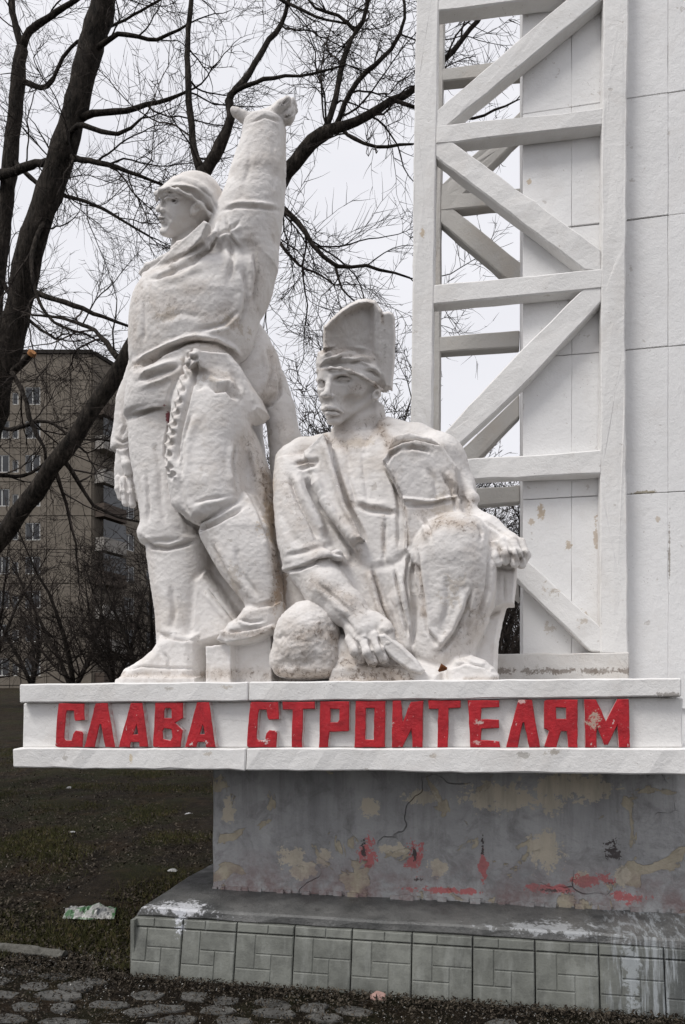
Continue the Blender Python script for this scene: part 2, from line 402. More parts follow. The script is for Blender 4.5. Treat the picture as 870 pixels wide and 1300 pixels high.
V[0] = (XL+.035, V[0][1], V[0][2]); cap.add(V, [(0,1,2,3),(3,2,5,4),(6,7,1,0),(0,3,4,9,6),(7,8,5,2,1),(4,5,8,9),(9,8,7,6)])
rough(cap, 'top_slab', mcap, base, .06, .004, .01)
core = MB(); core.box(XL+.02, XR-.01, 4.145, 7.18, -.1, .315); core.build('core', mcap, base)
nt_ = N('tile')
tcv = nt_.mix(nt_.ramp(nt_.noise(1.7, 4, .6), (.3, 0), (.7, 1)), (.112,.117,.103), (.205,.212,.188))
tcv = nt_.mix(nt_.ramp(nt_.noise(9, 7, .7, off=(3,3,8)), (.42, 0), (.72, .8)), tcv, (.06,.062,.055))
tcv = nt_.mix(nt_.ramp(nt_.noise(5, 5, .6, stretch=(3,3,.35), off=(1,6,0)), (.52, 0), (.70, .45)), tcv, (.28,.29,.27))
wet = nt_.math('MULTIPLY', nt_.maprange(nt_.sep('X'), .50, .85), nt_.ramp(nt_.noise(2.2, 5, .6), (.3, 1), (.7, .4)))
tcv = nt_.mix(wet, tcv, (.045,.05,.052))
mtile = nt_.done(paint_splashes(nt_, tcv), .55, nt_.bump(nt_.noise(70, 5, .6), .003, .7), .5)
def tile_pad(mb, x0, x1, z0, z1, gap=.003, h=.006, b=.003):
    x0 += gap; x1 -= gap; z0 += gap; z1 -= gap
    pts = []
    for (dx, hh) in ((0, 0), (0, h-b*.6), (b, h)):
        for (x, z) in ((x0+dx, z0+dx), (x1-dx, z0+dx), (x1-dx, z1-dx), (x0+dx, z1-dx)):
            pts.append((x, base_front(z)-.0-hh, z))
    mb.add(pts, [(i, (i+1)%4, (i+1)%4+4, i+4) for i in range(4)]+[(i+4, (i+1)%4+4, (i+1)%4+8, i+8) for i in range(4)]+[(8,9,10,11)])
xe = [P(px, 1238+(px-165)*.0745, 4.068).x for px in (165,228,297,371,445,522,600,680,762,846,931,1017,1100)]
tz0, tz1, tz2 = -.02, .262, .318
for i in range(len(xe)-1):
    x0, x1 = xe[i]+.0035, xe[i+1]-.0035
    if i == 0: full0 = x1-.325
    else: full0 = x0
    w = x1-full0; h = tz1-tz0; mb = MB()
    # backing of the tile, then its raised fields
    jj = random.uniform(-.002,.002)
    mb.add([(x0, base_front(tz0)+jj, tz0),(x1, base_front(tz0)+jj, tz0),(x1, base_front(tz1)+jj, tz1),(x0, base_front(tz1)+jj, tz1),
            (x0, base_front(tz0)+.03, tz0),(x1, base_front(tz0)+.03, tz0),(x1, base_front(tz1)+.03, tz1),(x0, base_front(tz1)+.03, tz1)],
           [(0,1,2,3),(4,7,6,5),(0,4,5,1),(1,5,6,2),(2,6,7,3),(3,7,4,0)])
    for (u0,u1,v0,v1) in ((0,.34,0,.66),(.34,1,0,.37),(.34,.63,.37,.66),(.63,1,.37,1),(0,.63,.66,1)):
        a, b = full0+w*u0, full0+w*u1
        if b < x0+.02: continue
        tile_pad(mb, max(a, x0), min(b, x1), tz1-h*v1, tz1-h*v0)
    t = mb.build('tile', mtile, base)
    cut = MB(); f = random.choice((.42,.6,.55)); xm = x0+(x1-x0)*f
    cut.add([(x0, base_front(tz1)+.001, tz1+.005),(x1, base_front(tz1)+.001, tz1+.005),(x1, base_front(tz2)+.001, tz2),(x0, base_front(tz2)+.001, tz2),
             (x0, base_front(tz1)+.03, tz1+.005),(x1, base_front(tz1)+.03, tz1+.005),(x1, base_front(tz2)+.03, tz2),(x0, base_front(tz2)+.03, tz2)],
            [(0,1,2,3),(4,7,6,5),(0,4,5,1),(1,5,6,2),(2,6,7,3),(3,7,4,0)])
    tile_pad(cut, x0, xm, tz1+.005, tz2); tile_pad(cut, xm, x1, tz1+.005, tz2)
    cut.build('cut_tile', mtile, base)
# side tiles facing the lawn
for j in range(8):
    mb = MB(); y0 = 4.08+j*.33; mb.box(XL-.004, XL+.02, y0+.003, y0+.327, -.02, .31); mb.build('tile', mtile, base)

# grey plinth, layers of paint peeling from it
npz = N('peeling_plinth')
g1 = npz.mix(npz.ramp(npz.noise(2.2, 6, .62), (.3, 0), (.7, 1)), (.27,.272,.275), (.42,.42,.418))
g1 = npz.mix(npz.ramp(npz.noise(7, 7, .7, .5, off=(5,1,3)), (.50, 0), (.70, .7)), g1, (.155,.153,.15))
cream = npz.ramp(npz.noise(3.6, 9, .58, .7, off=(11,3,4.2)), (.578, 0), (.590, 1))
g1 = npz.mix(cream, g1, npz.ramp(npz.noise(14, 5, .6), (.3, (.34,.30,.22)), (.7, (.46,.41,.32))))
def blot(n, px, py, rx, ry, sc=8, thr=.5):
    p = P(px, py, 4.5); return splash(n, p.x, p.z, rx*.0046, ry*.0046, sc, thr, None, .05)
for (px, py, rx, ry) in ((370,1090,24,20),(385,1105,22,14),(412,1086,12,14),(692,1082,26,28),(560,1102,18,12),(640,1012,70,18),(720,1000,60,18),(540,1012,26,10),(700,1020,16,16),(290,1030,10,26),(470,1026,12,14),(740,1113,10,10),(500,1078,18,7),(790,1110,8,12)):
    g1 = npz.mix(blot(npz, px, py, rx, ry, 9, .15), g1, (.50,.45,.36))
for (px, py, rx, ry) in ((465,1082,16,24),(528,1092,14,26),(613,1098,7,26),(802,1140,26,10),(745,1118,30,10),(700,1128,40,7),(560,1130,60,5)):
    g1 = npz.mix(npz.math('MULTIPLY', blot(npz, px, py, rx, ry, 13, .25), .85), g1, (.48,.11,.11))
for (px, py, rx, ry) in ((462,1078,7,20),(527,1085,5,16),(528,1117,16,6),(613,1078,4,26),(700,1130,40,4),(780,1080,18,28)):
    g1 = npz.mix(blot(npz, px, py, rx, ry, 16, .60), g1, (.06,.05,.05))
crk = npz.ramp(npz.voro(1.6, dist=(5, .22)), (.001, 1), (.006, 0)); crk = npz.math('MULTIPLY', crk, npz.ramp(npz.noise(1.8, 3, .5, off=(8,8,8)), (.54, 0), (.62, 1)))
g1 = npz.mix(npz.math('MULTIPLY', crk, .6), g1, (.03,.03,.03))
strk = npz.math('MULTIPLY', npz.ramp(npz.noise(5, 7, .68, .2, stretch=(2.2,1,.25), off=(6,0,3)), (.46, 0), (.68, .75)), npz.maprange(npz.sep('Z'), .55, 1.2, .25, 1))
g1 = npz.mix(npz.math('MULTIPLY', strk, .7), g1, (.10,.098,.095))
grime = npz.math('MULTIPLY', npz.maprange(npz.sep('Z'), .70, .42), npz.ramp(npz.noise(9, 6, .7, off=(2,0,2)), (.4, 0), (.62, 1)))
g1 = npz.mix(grime, g1, (.20,.14,.135))
hh = npz.math('SUBTRACT', npz.math('ADD', npz.noise(22, 6, .65), npz.math('MULTIPLY', npz.noise(4, 4, .6), 1.5)), npz.math('ADD', npz.math('MULTIPLY', cream, .4), crk))
mpl = npz.done(g1, .62, npz.bump(hh, .012, .9), .4)
pm = MB(); x270 = P(270, 1130, 4.5).x
pm.box(x270, XR-.05, 4.5, 6.4, .38, 1.27)
rough(pm, 'plinth', mpl, base, .08, .004, .012)
# broken plaster lip where the plinth meets the step
rs = np.random.RandomState(3); mb = MB()
for k in range(150):
    x = rs.uniform(x270, XR-.1); s = rs.uniform(.006, .02)
    mb.box(x-s*1.6, x+s*1.6, 4.5-s*rs.uniform(.2,1.6), 4.51, .40, .42+s*rs.uniform(.3, 1))
mb.build('plaster_crumbs', mpl, base, kind='stuff')

# ---------------------------------------------------------------- slogan ledge
def lx(px, py, D): p = P(px, py, D); return p.x, p.z
led = thing('slogan_ledge', (0, 4.7, 1.25), 'white cantilevered ledge carrying the red slogan letters', 'ledge')
def strip(x0, ya0, yb0, x1, ya1, yb1, D0, D1, name, mat=None):
    a = lx(x0, ya0, D0); b = lx(x1, ya1, D0); c = lx(x1, yb1, D0); d = lx(x0, yb0, D0)
    m = MB(); m.prism([a, b, c, d], D0, D1); return rough(m, name, mat or M['white'], led, .06, .0028, .007)
DL = 4.0
strip(24.5, 868.5, 892.5, 315.6, 865.5, 890.2, DL, 6.2, 'top_lip')
strip(316.6, 865.5, 890.2, 865, 860.5, 884.5, DL, 6.2, 'top_lip')
strip(29, 893.2, 949.3, 867, 885.2, 949.3, DL+.055, 6.15, 'panel')
strip(16, 950, 974.5, 312, 950, 977.5, DL, 6.2, 'bottom_lip')
strip(313, 950, 977.5, 905, 950, 984, DL, 6.2, 'bottom_lip')
# letters: outline and holes in a unit cell (u right, v up), each cast proud of the panel
nr = N('red_letter_paint')
rc_ = nr.mix(nr.ramp(nr.noise(9, 8, .72, .5), (.3, 0), (.7, 1)), (.25,.006,.012), (.56,.020,.030))
rc_ = nr.mix(nr.ramp(nr.noise(26, 7, .68, .4, off=(2,7,1)), (.655, 0), (.675, .9)), rc_, (.62,.50,.47))
rc_ = nr.mix(nr.ramp(nr.noise(70, 4, .6, off=(5,7,1)), (.70, 0), (.73, .8)), rc_, (.6,.35,.34))
def wear(px, py, rx, ry, col, thr=.55):
    global rc_
    p = P(px, py, 4.0); rc_ = nr.mix(splash(nr, p.x, p.z, rx*.0045, ry*.0045, 22, thr), rc_, col)
wear(755, 915, 11, 20, (.45,.33,.27), .52); wear(608, 917, 8, 7, (.55,.42,.38), .52); wear(243, 945, 8, 4, (.65,.6,.58)); wear(262, 944, 6, 5, (.65,.6,.58)); wear(335, 940, 14, 6, (.6,.5,.48), .58); wear(662, 890, 9, 4, (.62,.4,.38)); wear(605, 942, 12, 4, (.6,.35,.33), .57)
mred = nr.done(rc_, .5, nr.bump(nr.noise(60, 5, .7), .005, .9), .4)
nre = N('letter_edge'); mredge = nre.done(nre.ramp(nre.noise(30, 5, .6), (.4, (.62,.60,.585)), (.75, (.45,.2,.2))), .7, nre.bump(nre.noise(60), .004), .3)
G = {
 'es': ([(.06,0),(.0,.03),(.03,.45),(.11,.97),(.15,1),(.99,1),(1,.62),(.68,.6),(.64,.66),(.62,.83),(.40,.83),(.36,.75),(.31,.2),(.36,.15),(.56,.15),(.60,.30),(.70,.38),(.92,.36),(.95,.30),(.92,0)], []),
 'el': ([(0,0),(.36,1),(.76,1),(1,0),(.68,0),(.53,.52),(.50,.52),(.34,0)], []),
 'a': ([(0,0),(.40,1),(.80,1),(1,0),(.70,0),(.68,.11),(.42,.11),(.37,0)], [[(.50,.29),(.66,.29),(.60,.50)]]),
 've': ([(0,.02),(.08,1),(1,1),(1,.66),(.74,.54),(.98,.38),(.92,0),(.03,0)], [[(.38,.66),(.62,.66),(.62,.84),(.55,.87),(.42,.87),(.38,.82)],[(.34,.18),(.58,.15),(.64,.22),(.62,.40),(.38,.42),(.33,.36)]]),
 'te': ([(.28,0),(.31,.82),(.02,.82),(0,1),(1,1),(1,.84),(.64,.83),(.60,0)], []),
 'er': ([(.0,0),(.04,1),(1,1),(1,.38),(.95,.34),(.34,.34),(.30,0)], [[(.38,.54),(.62,.54),(.66,.60),(.68,.82),(.38,.84)]]),
 'o': ([(0,0),(.04,1),(1,1),(.98,0)], [[(.36,.17),(.62,.17),(.64,.84),(.37,.84)]]),
 'i': ([(0,0),(.02,1),(.30,1),(.36,.55),(.60,.98),(1,1),(.98,0),(.66,0),(.62,.38),(.34,0)], []),
 'ie': ([(.08,0),(.04,.5),(0,1),(.96,1),(.96,.85),(.42,.83),(.40,.60),(.96,.59),(.97,.41),(.42,.39),(.40,.16),(.97,.13),(1,0)], []),
 'ya': ([(.10,0),(.0,.02),(.14,.34),(.0,.40),(.0,.97),(.06,1),(1,1),(1,0),(.72,0),(.68,.33),(.50,.33),(.36,0)], [[(.37,.60),(.66,.60),(.66,.83),(.36,.84)]]),
 'em': ([(.02,0),(0,1),(.26,1),(.48,.55),(.72,1),(.98,1),(1,0),(.76,0),(.72,.46),(.52,.05),(.44,.05),(.28,.42),(.27,0)], []),
}
WORDS = [('es',70,107.5),('el',107,146),('a',150.5,188.5),('ve',194,232.5),('a',234.5,273.5),
         ('es',313.5,354),('te',358.5,400),('er',405,443.5),('o',450,489.5),('i',497.5,537.5),('te',543.5,585),('ie',594,635.5),('el',642.5,686),('ya',691,733.5),('em',742,800)]
NAMES = {'es':'letter_es','el':'letter_el','a':'letter_a','ve':'letter_ve','te':'letter_te','er':'letter_er','o':'letter_o','i':'letter_i','ie':'letter_ye','ya':'letter_ya','em':'letter_em'}
def letter(g, x0, x1, slant=0):
    rs = random.Random(int(x0)); out, holes = G[g]
    yt = 893.0-(x0-70)*.0078; yb = 948.6+(x0-70)*.0006
    if g == 'ya': out = [(u, v) for u, v in out]
    def mp(u, v):
        return lx(x0+(x1-x0)*u+rs.uniform(-.35,.35), yb+(yt-yb)*v+rs.uniform(-.35,.35), DL+.006)
    bm = bmesh.new(); edges = []
    for lp in [out]+holes:
        # add mid points so edges can wobble
        q = []
        for i in range(len(lp)):
            a, b = lp[i], lp[(i+1) % len(lp)]
            L_ = math.hypot((b[0]-a[0])*(x1-x0), (b[1]-a[1])*56)
            k = max(1, int(L_/7)); q += [(a[0]+(b[0]-a[0])*j/k, a[1]+(b[1]-a[1])*j/k) for j in range(k)]
        vs = []
        for (u, v) in q: x, z = mp(u, v); vs.append(bm.verts.new((x, DL+.006, z)))
        for i in range(len(vs)): edges.append(bm.edges.new((vs[i], vs[(i+1) % len(vs)])))
    bmesh.ops.triangle_fill(bm, use_beauty=True, edges=edges)
    front = list(bm.faces)
    r = bmesh.ops.extrude_face_region(bm, geom=front)
    for e in r['geom']:
        if isinstance(e, bmesh.types.BMVert): e.co.y += .056
    bmesh.ops.recalc_face_normals(bm, faces=bm.faces)
    for f in bm.faces:
        f.material_index = 0 if f.normal.y < -.5 else 1
    ed = [e for e in bm.edges if len(e.link_faces) == 2 and e.calc_face_angle(0) > .9 and min(v.co.y for v in e.verts) < DL+.02 and abs(e.verts[0].co.y-e.verts[1].co.y) < .01]
    bmesh.ops.bevel(bm, geom=ed, offset=.0035, segments=1, affect='EDGES')
    me = bpy.data.meshes.new(NAMES[g]); bm.to_mesh(me); bm.free()
    me.materials.append(mred); me.materials.append(mredge)
    link(NAMES[g], me, None, led)
for g, a, b in WORDS: letter(g, a, b)

# ---------------------------------------------------------------- pylon: lattice tower in front of a tall slab
DF, DT = 4.8, .11
pyl = thing('lattice_tower', (.9, 4.9, 1.75), 'white concrete lattice tower with crossbeams and diagonal braces beside the tall slab', 'tower')
_sd = [0]
def member(name, pts, D=DF, T=DT, mat=None, parent=None, dd=0.0):
    _sd[0] += 1
    m = MB(); m.prism([lx(x, y, D+dd) for x, y in pts], D+dd, D+T)
    return rough(m, name, mat or M['white'], parent or pyl, .07, .0028, .008, seed=_sd[0])
member('column', [(530.5,-60),(558.5,-60),(555,138),(551,361),(548.5,560),(547,866),(521,866),(521.6,550),(523.4,430),(526,128)])
member('column', [(767.5,-60),(799,-60),(795,300),(794.5,430),(797.5,805),(798,831),(762,829),(762,600),(763.7,380),(764.5,150)])
member('crossbeam', [(556,-20),(769,-46),(769,-12),(556,14)], dd=.004)
member('crossbeam', [(553,159),(766,137),(766,158),(553,183)], dd=.004)
member('crossbeam', [(549,361.5),(765,341),(765,366),(549,386)], dd=.004)
member('crossbeam', [(546,586),(764.5,571),(764.5,601),(546,611)], dd=.004)
member('crossbeam', [(520,831),(799,828),(799,868),(520,868)], dd=-.012, mat=M['base_white'], T=DT+.012)
member('diagonal_brace', [(548,145),(717,0),(763,-40),(768,-40),(768,-5),(572,156),(552,172)], dd=.008)
member('diagonal_brace', [(552,164),(577,181),(762,316),(764,345),(742,343),(553,198)], dd=.008)
member('diagonal_brace', [(764,352),(738,369),(658.6,447.6),(557,556),(546,568),(546,600),(576.5,571),(663.7,490),(764,383)], dd=.008)
member('diagonal_brace', [(546,598),(672,713.5),(766,799),(797,822),(780,830),(750,827),(657,737),(546,640)], dd=.008)
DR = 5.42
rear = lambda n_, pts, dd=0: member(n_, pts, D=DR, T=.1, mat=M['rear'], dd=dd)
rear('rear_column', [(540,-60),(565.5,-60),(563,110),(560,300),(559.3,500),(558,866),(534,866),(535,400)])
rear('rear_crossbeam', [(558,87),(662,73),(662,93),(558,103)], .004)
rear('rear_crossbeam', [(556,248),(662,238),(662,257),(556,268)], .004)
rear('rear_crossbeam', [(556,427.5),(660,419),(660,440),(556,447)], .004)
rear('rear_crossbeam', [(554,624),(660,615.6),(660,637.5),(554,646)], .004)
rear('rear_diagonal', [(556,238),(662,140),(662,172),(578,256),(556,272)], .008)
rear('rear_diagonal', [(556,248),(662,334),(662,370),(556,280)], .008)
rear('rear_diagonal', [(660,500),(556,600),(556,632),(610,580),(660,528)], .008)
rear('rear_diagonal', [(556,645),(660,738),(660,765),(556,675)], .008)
# tall slab: backing with separate cast panels
slab = thing('pylon_slab', (1.6, 5.2, .4), 'tall white slab of cast panels rising behind the lattice', 'wall')
xs0 = P(663.8, 600, 4.91).x
sb = MB(); sb.box(xs0+.004, 3.4, 4.93, 5.5, .6, 9.5); rough(sb, 'backing', M['slab'], slab, .35, .002, .006)
def zj(py, px=795): return P(px, py, 4.91).z
rows = [P(700, 900, 4.91).z, zj(627.6), zj(444.2), zj(279.5), zj(125.5), zj(-36), zj(-190), 9.4]
colsx = [xs0, P(726, 500, 4.91).x, P(848.5, 500, 4.91).x, P(965, 500, 4.91).x, 3.38]
for i in range(len(rows)-1):
    for j in range(len(colsx)-1):
        m = MB(); g_ = .0022; jit = random.uniform(-.003, .003)
        m.box(colsx[j]+g_*.22, colsx[j+1]-g_*.22, 4.91+jit, 4.935, rows[i]+g_*1.0, rows[i+1]-g_*1.3)
        rough(m, 'panel', M['slab'], slab, .16, .0014, .003, seed=i*9+j)
# ---------------------------------------------------------------- sculpting kit: signed distances on a grid, polygonised
def pchip(x, y, xq):
    x = np.asarray(x, float); y = np.asarray(y, float)
    h = np.diff(x); d = np.diff(y)/h; m = np.zeros(len(x))
    if len(x) > 2:
        ok = d[:-1]*d[1:] > 0
        m[1:-1] = np.where(ok, 2*d[:-1]*d[1:]/np.where(ok, d[:-1]+d[1:], 1), 0)
    m[0] = d[0]; m[-1] = d[-1]
    xq = np.clip(xq, x[0], x[-1]); i = np.clip(np.searchsorted(x, xq)-1, 0, len(x)-2)
    t = (xq-x[i])/h[i]
    return (2*t**3-3*t**2+1)*y[i]+(t**3-2*t**2+t)*h[i]*m[i]+(-2*t**3+3*t**2)*y[i+1]+(t**3-t**2)*h[i]*m[i+1]
class Clay:
    def __init__(s, vox): s.vox = vox; s.ops = []
    def _add(s, fn, lo, hi, k, op): s.ops.append((fn, np.array(lo, float), np.array(hi, float), k, op)); return s
    # round cone between two pixel points (px, py, depth, radius in pixels); sd squashes or stretches it in depth
    def rc(s, a, b, k=.03, op='+', sd=1.0):
        pa = np.array(P(*a[:3])); pb = np.array(P(*b[:3])); ra = a[3]*MPP(a[0], a[2]); rb = b[3]*MPP(b[0], b[2])
        return s.rcw(pa, pb, ra, rb, k, op, sd)
    def rcw(s, pa, pb, ra, rb, k=.03, op='+', sd=1.0):
        c0 = (pa[1]+pb[1])/2
        A = pa.copy(); B = pb.copy(); A[1] = c0+(A[1]-c0)/sd; B[1] = c0+(B[1]-c0)/sd
        ba = B-A; l2 = ba@ba; rr = ra-rb; a2 = l2-rr*rr; il2 = 1/max(l2, 1e-9)
        def fn(X, Y, Z):
            x = X-A[0]; y = (c0+(Y-c0)/sd)-A[1]; z = Z-A[2]
            if l2 < 1e-8 or a2 <= 0:
                return (np.sqrt(x*x+y*y+z*z)-max(ra, rb))*min(1, sd)
            yy = x*ba[0]+y*ba[1]+z*ba[2]; zz = yy-l2
            px = x*l2-ba[0]*yy; py = y*l2-ba[1]*yy; pz = z*l2-ba[2]*yy
            x2 = px*px+py*py+pz*pz; y2 = yy*yy*l2; z2 = zz*zz*l2
            k_ = np.sign(rr)*rr*rr*x2
            r = (np.sqrt(np.maximum(x2*a2*il2, 0))+yy*rr)*il2-ra
            r = np.where(np.sign(zz)*a2*z2 > k_, np.sqrt(x2+z2)*il2-rb, r)
            r = np.where((np.sign(zz)*a2*z2 <= k_) & (np.sign(yy)*a2*y2 < k_), np.sqrt(x2+y2)*il2-ra, r)
            return r*min(1, sd)
        m = max(ra, rb)*max(1, sd)
        return s._add(fn, np.minimum(pa, pb)-m, np.maximum(pa, pb)+m, k, op)
    def chain(s, pts, k=.03, op='+', sd=1.0):
        for a, b in zip(pts, pts[1:]): s.rc(a, b, k, op, sd)
        return s
    # ellipsoid: pixel centre, radii in pixels (across, up) and metres (depth), turned by ang degrees in the wall plane
    def el(s, c, rx, rz, rd, ang=0, yaw=0, k=.03, op='+'):
        p = np.array(P(*c)); m = MPP(c[0], c[2]); r = np.array([rx*m, rd, rz*m])
        ca, sa = math.cos(R(ang)), math.sin(R(ang)); cy, sy = math.cos(R(yaw)), math.sin(R(yaw))
        def fn(X, Y, Z):
            x = X-p[0]; y = Y-p[1]; z = Z-p[2]
            x, z = x*ca+z*sa, -x*sa+z*ca
            x, y = x*cy+y*sy, -x*sy+y*cy
            k0 = np.sqrt((x/r[0])**2+(y/r[1])**2+(z/r[2])**2)
            k1 = np.sqrt((x/r[0]**2)**2+(y/r[1]**2)**2+(z/r[2]**2)**2)+1e-6
            return np.where(k0 < .3, (k0-1)*r.min(), k0*(k0-1)/k1)
        q = r.max()
        return s._add(fn, p-q, p+q, k, op)
    # stacked ellipses: rows of (py, left px, right px, depth, half depth in m[, exponent])
    def loft(s, rows, k=.04, n=2.3, cap=.04, op='+'):
        rows = sorted(rows, key=lambda r: -r[0])
        z = []; cx = []; rx = []; cd = []; rd = []
        for r in rows:
            a = P(r[1], r[0], r[3]); b = P(r[2], r[0], r[3])
            z.append((a.z+b.z)/2); cx.append((a.x+b.x)/2); rx.append((b.x-a.x)/2); cd.append(r[3]); rd.append(r[4])
        z = np.array(z); lo = [min(c-r for c, r in zip(cx, rx)), min(c-r for c, r in zip(cd, rd)), z[0]]
        hi = [max(c+r for c, r in zip(cx, rx)), max(c+r for c, r in zip(cd, rd)), z[-1]]
        def fn(X, Y, Z):
            zz = Z.ravel(); f = lambda q: pchip(z, q, zz).reshape(1, 1, -1).astype(np.float32)
            CX, RX, CD, RD = f(cx), f(rx), f(cd), f(rd)
            q = (np.abs((X-CX)/RX)**n+np.abs((Y-CD)/RD)**n)**(1/n)
            d = (q-1)*np.minimum(RX, RD)
            dz = np.maximum(Z-z[-1], z[0]-Z)
            # rounded edge where the side meets the end
            a = np.maximum(d+cap, 0); b = np.maximum(dz+cap, 0)
            return np.minimum(np.maximum(d+cap, dz+cap), 0)+np.sqrt(a*a+b*b)-cap
        return s._add(fn, lo, hi, k, op)
    # pillow: pixel outline at depth D, half thickness T, edges rounded over E metres, tilt (dD/dx, dD/dz)
    def pil(s, pts, D, T, E=.03, tilt=(0, 0), k=.02, op='+'):
        w = np.array([[P(x, y, D).x, P(x, y, D).z] for x, y in pts]); c = w.mean(0)
        ext = abs(tilt[0])*np.ptp(w[:,0])*.6+abs(tilt[1])*np.ptp(w[:,1])*.6
        def fn(X, Y, Z):
            x = X[:,0,:]+0*Z[:,0,:]; z = Z[:,0,:]+0*X[:,0,:]
            d = np.full(x.shape, 1e9); sg = np.ones(x.shape)
            n = len(w); j = n-1
            for i in range(n):
                ex, ez = w[j]-w[i]; wx = x-w[i][0]; wz = z-w[i][1]
                t = np.clip((wx*ex+wz*ez)/(ex*ex+ez*ez+1e-12), 0, 1)
                d = np.minimum(d, (wx-ex*t)**2+(wz-ez*t)**2)
                c1 = z >= w[i][1]; c2 = z < w[j][1]; c3 = ex*wz > ez*wx
                al = (c1 & c2 & c3) | (~c1 & ~c2 & ~c3); sg = np.where(al, -sg, sg); j = i
            s2 = (sg*np.sqrt(d)).astype(np.float32)
            dc = D+(x-c[0])*tilt[0]+(z-c[1])*tilt[1]
            yy = np.abs(Y-dc[:,None,:])*(E/T)
            q = s2[:,None,:]+E
            a = np.maximum(q, 0)
            r = np.where(q > 0, np.sqrt(a*a+yy*yy)-E, np.maximum(yy-E, q-E))
            return r*np.where(q > 0, 1, min(1., T/E) if T < E else 1)
        return s._add(fn, [w[:,0].min(), D-T-ext, w[:,1].min()], [w[:,0].max(), D+T+ext, w[:,1].max()], k, op)
    # the same shapes turned to face the photographer's sight line, for heads and hands; w is metres along that line
    def frame(s, px, py, D):
        c = np.array(P(px, py, D)); r = c-np.array([0,0,EYE]); dist = np.linalg.norm(r); r /= dist
        e1 = np.array([CT, ST, 0.0]); e1 -= r*(e1@r); e1 /= np.linalg.norm(e1); e3 = np.cross(e1, r); s.fr = (c, e1, r, e3, D); return s
    def V(s, px, py, w):
        c, e1, r, e3, D = s.fr; d = np.array(P(px, py, D))-np.array([0,0,EYE]); d /= np.linalg.norm(d)
        t = ((c+r*w-np.array([0,0,EYE]))@r)/(d@r)
        return np.array([0,0,EYE])+d*t
    def vm(s): c, e1, r, e3, D = s.fr; return np.linalg.norm(c[:2])/FPX
    def vrc(s, a, b, k=.01, op='+', sd=1.0):
        m = s.vm()*.93; return s.rcw(s.V(*a[:3]), s.V(*b[:3]), a[3]*m, b[3]*m, k, op, sd)
    def vch(s, pts, k=.01, op='+'):
        for a, b in zip(pts, pts[1:]): s.vrc(a, b, k, op)
        return s
    def vel(s, c, rx, rz, rd, ang=0, yaw=0, k=.01, op='+'):
        c0, e1, r, e3, D = s.fr; p = s.V(*c); m = s.vm(); cph = np.linalg.norm(r[:2]); rr = np.array([rx*m, rd, rz*m*cph])
        ca, sa = math.cos(R(ang)), math.sin(R(ang)); cy, sy = math.cos(R(yaw)), math.sin(R(yaw))
        def fn(X, Y, Z):
            X = X-p[0]; Y = Y-p[1]; Z = Z-p[2]
            x = X*e1[0]+Y*e1[1]+Z*e1[2]; y = X*r[0]+Y*r[1]+Z*r[2]; z = X*e3[0]+Y*e3[1]+Z*e3[2]
            x, y = x*cy+y*sy, -x*sy+y*cy
            x, z = x*ca+z*sa, -x*sa+z*ca
            k0 = np.sqrt((x/rr[0])**2+(y/rr[1])**2+(z/rr[2])**2)
            k1 = np.sqrt((x/rr[0]**2)**2+(y/rr[1]**2)**2+(z/rr[2]**2)**2)+1e-6
            return np.where(k0 < .3, (k0-1)*rr.min(), k0*(k0-1)/k1)
        q = rr.max(); return s._add(fn, p-q, p+q, k, op)
    def vpil(s, pts, w, T, E=.03, tilt=(0, 0), k=.01, op='+'):
        c0, e1, r, e3, D = s.fr
        pp = [s.V(x, y, w) for x, y in pts]; c = np.mean(pp, 0)
        wv = np.array([[(p-c)@e1, (p-c)@e3] for p in pp])
        def fn(X, Y, Z):
            X = X-c[0]; Y = Y-c[1]; Z = Z-c[2]
            x = X*e1[0]+Y*e1[1]+Z*e1[2]; y = X*r[0]+Y*r[1]+Z*r[2]; z = X*e3[0]+Y*e3[1]+Z*e3[2]
            d = np.full(x.shape, 1e9, np.float32); sg = np.ones(x.shape, np.float32); n = len(wv); j = n-1
            for i in range(n):
                ex, ez = wv[j]-wv[i]; wx = x-wv[i][0]; wz = z-wv[i][1]
                t = np.clip((wx*ex+wz*ez)/(ex*ex+ez*ez+1e-12), 0, 1)
                d = np.minimum(d, (wx-ex*t)**2+(wz-ez*t)**2)
                c1 = z >= wv[i][1]; c2 = z < wv[j][1]; c3 = ex*wz > ez*wx
                sg = np.where((c1 & c2 & c3) | (~c1 & ~c2 & ~c3), -sg, sg); j = i
            s2 = sg*np.sqrt(d); yy = np.abs(y-(x*tilt[0]+z*tilt[1]))*(E/T); q = s2+E; a = np.maximum(q, 0)
            return np.where(q > 0, np.sqrt(a*a+yy*yy)-E, np.maximum(yy-E, q-E)*(min(1., T/E)))
        h = np.abs(wv).max(0); ext = T+abs(tilt[0])*h[0]+abs(tilt[1])*h[1]
        cs = np.array([c+e1*a*h[0]+e3*b*h[1]+r*g*ext for a in (-1,1) for b in (-1,1) for g in (-1,1)])
        return s._add(fn, cs.min(0), cs.max(0), k, op)
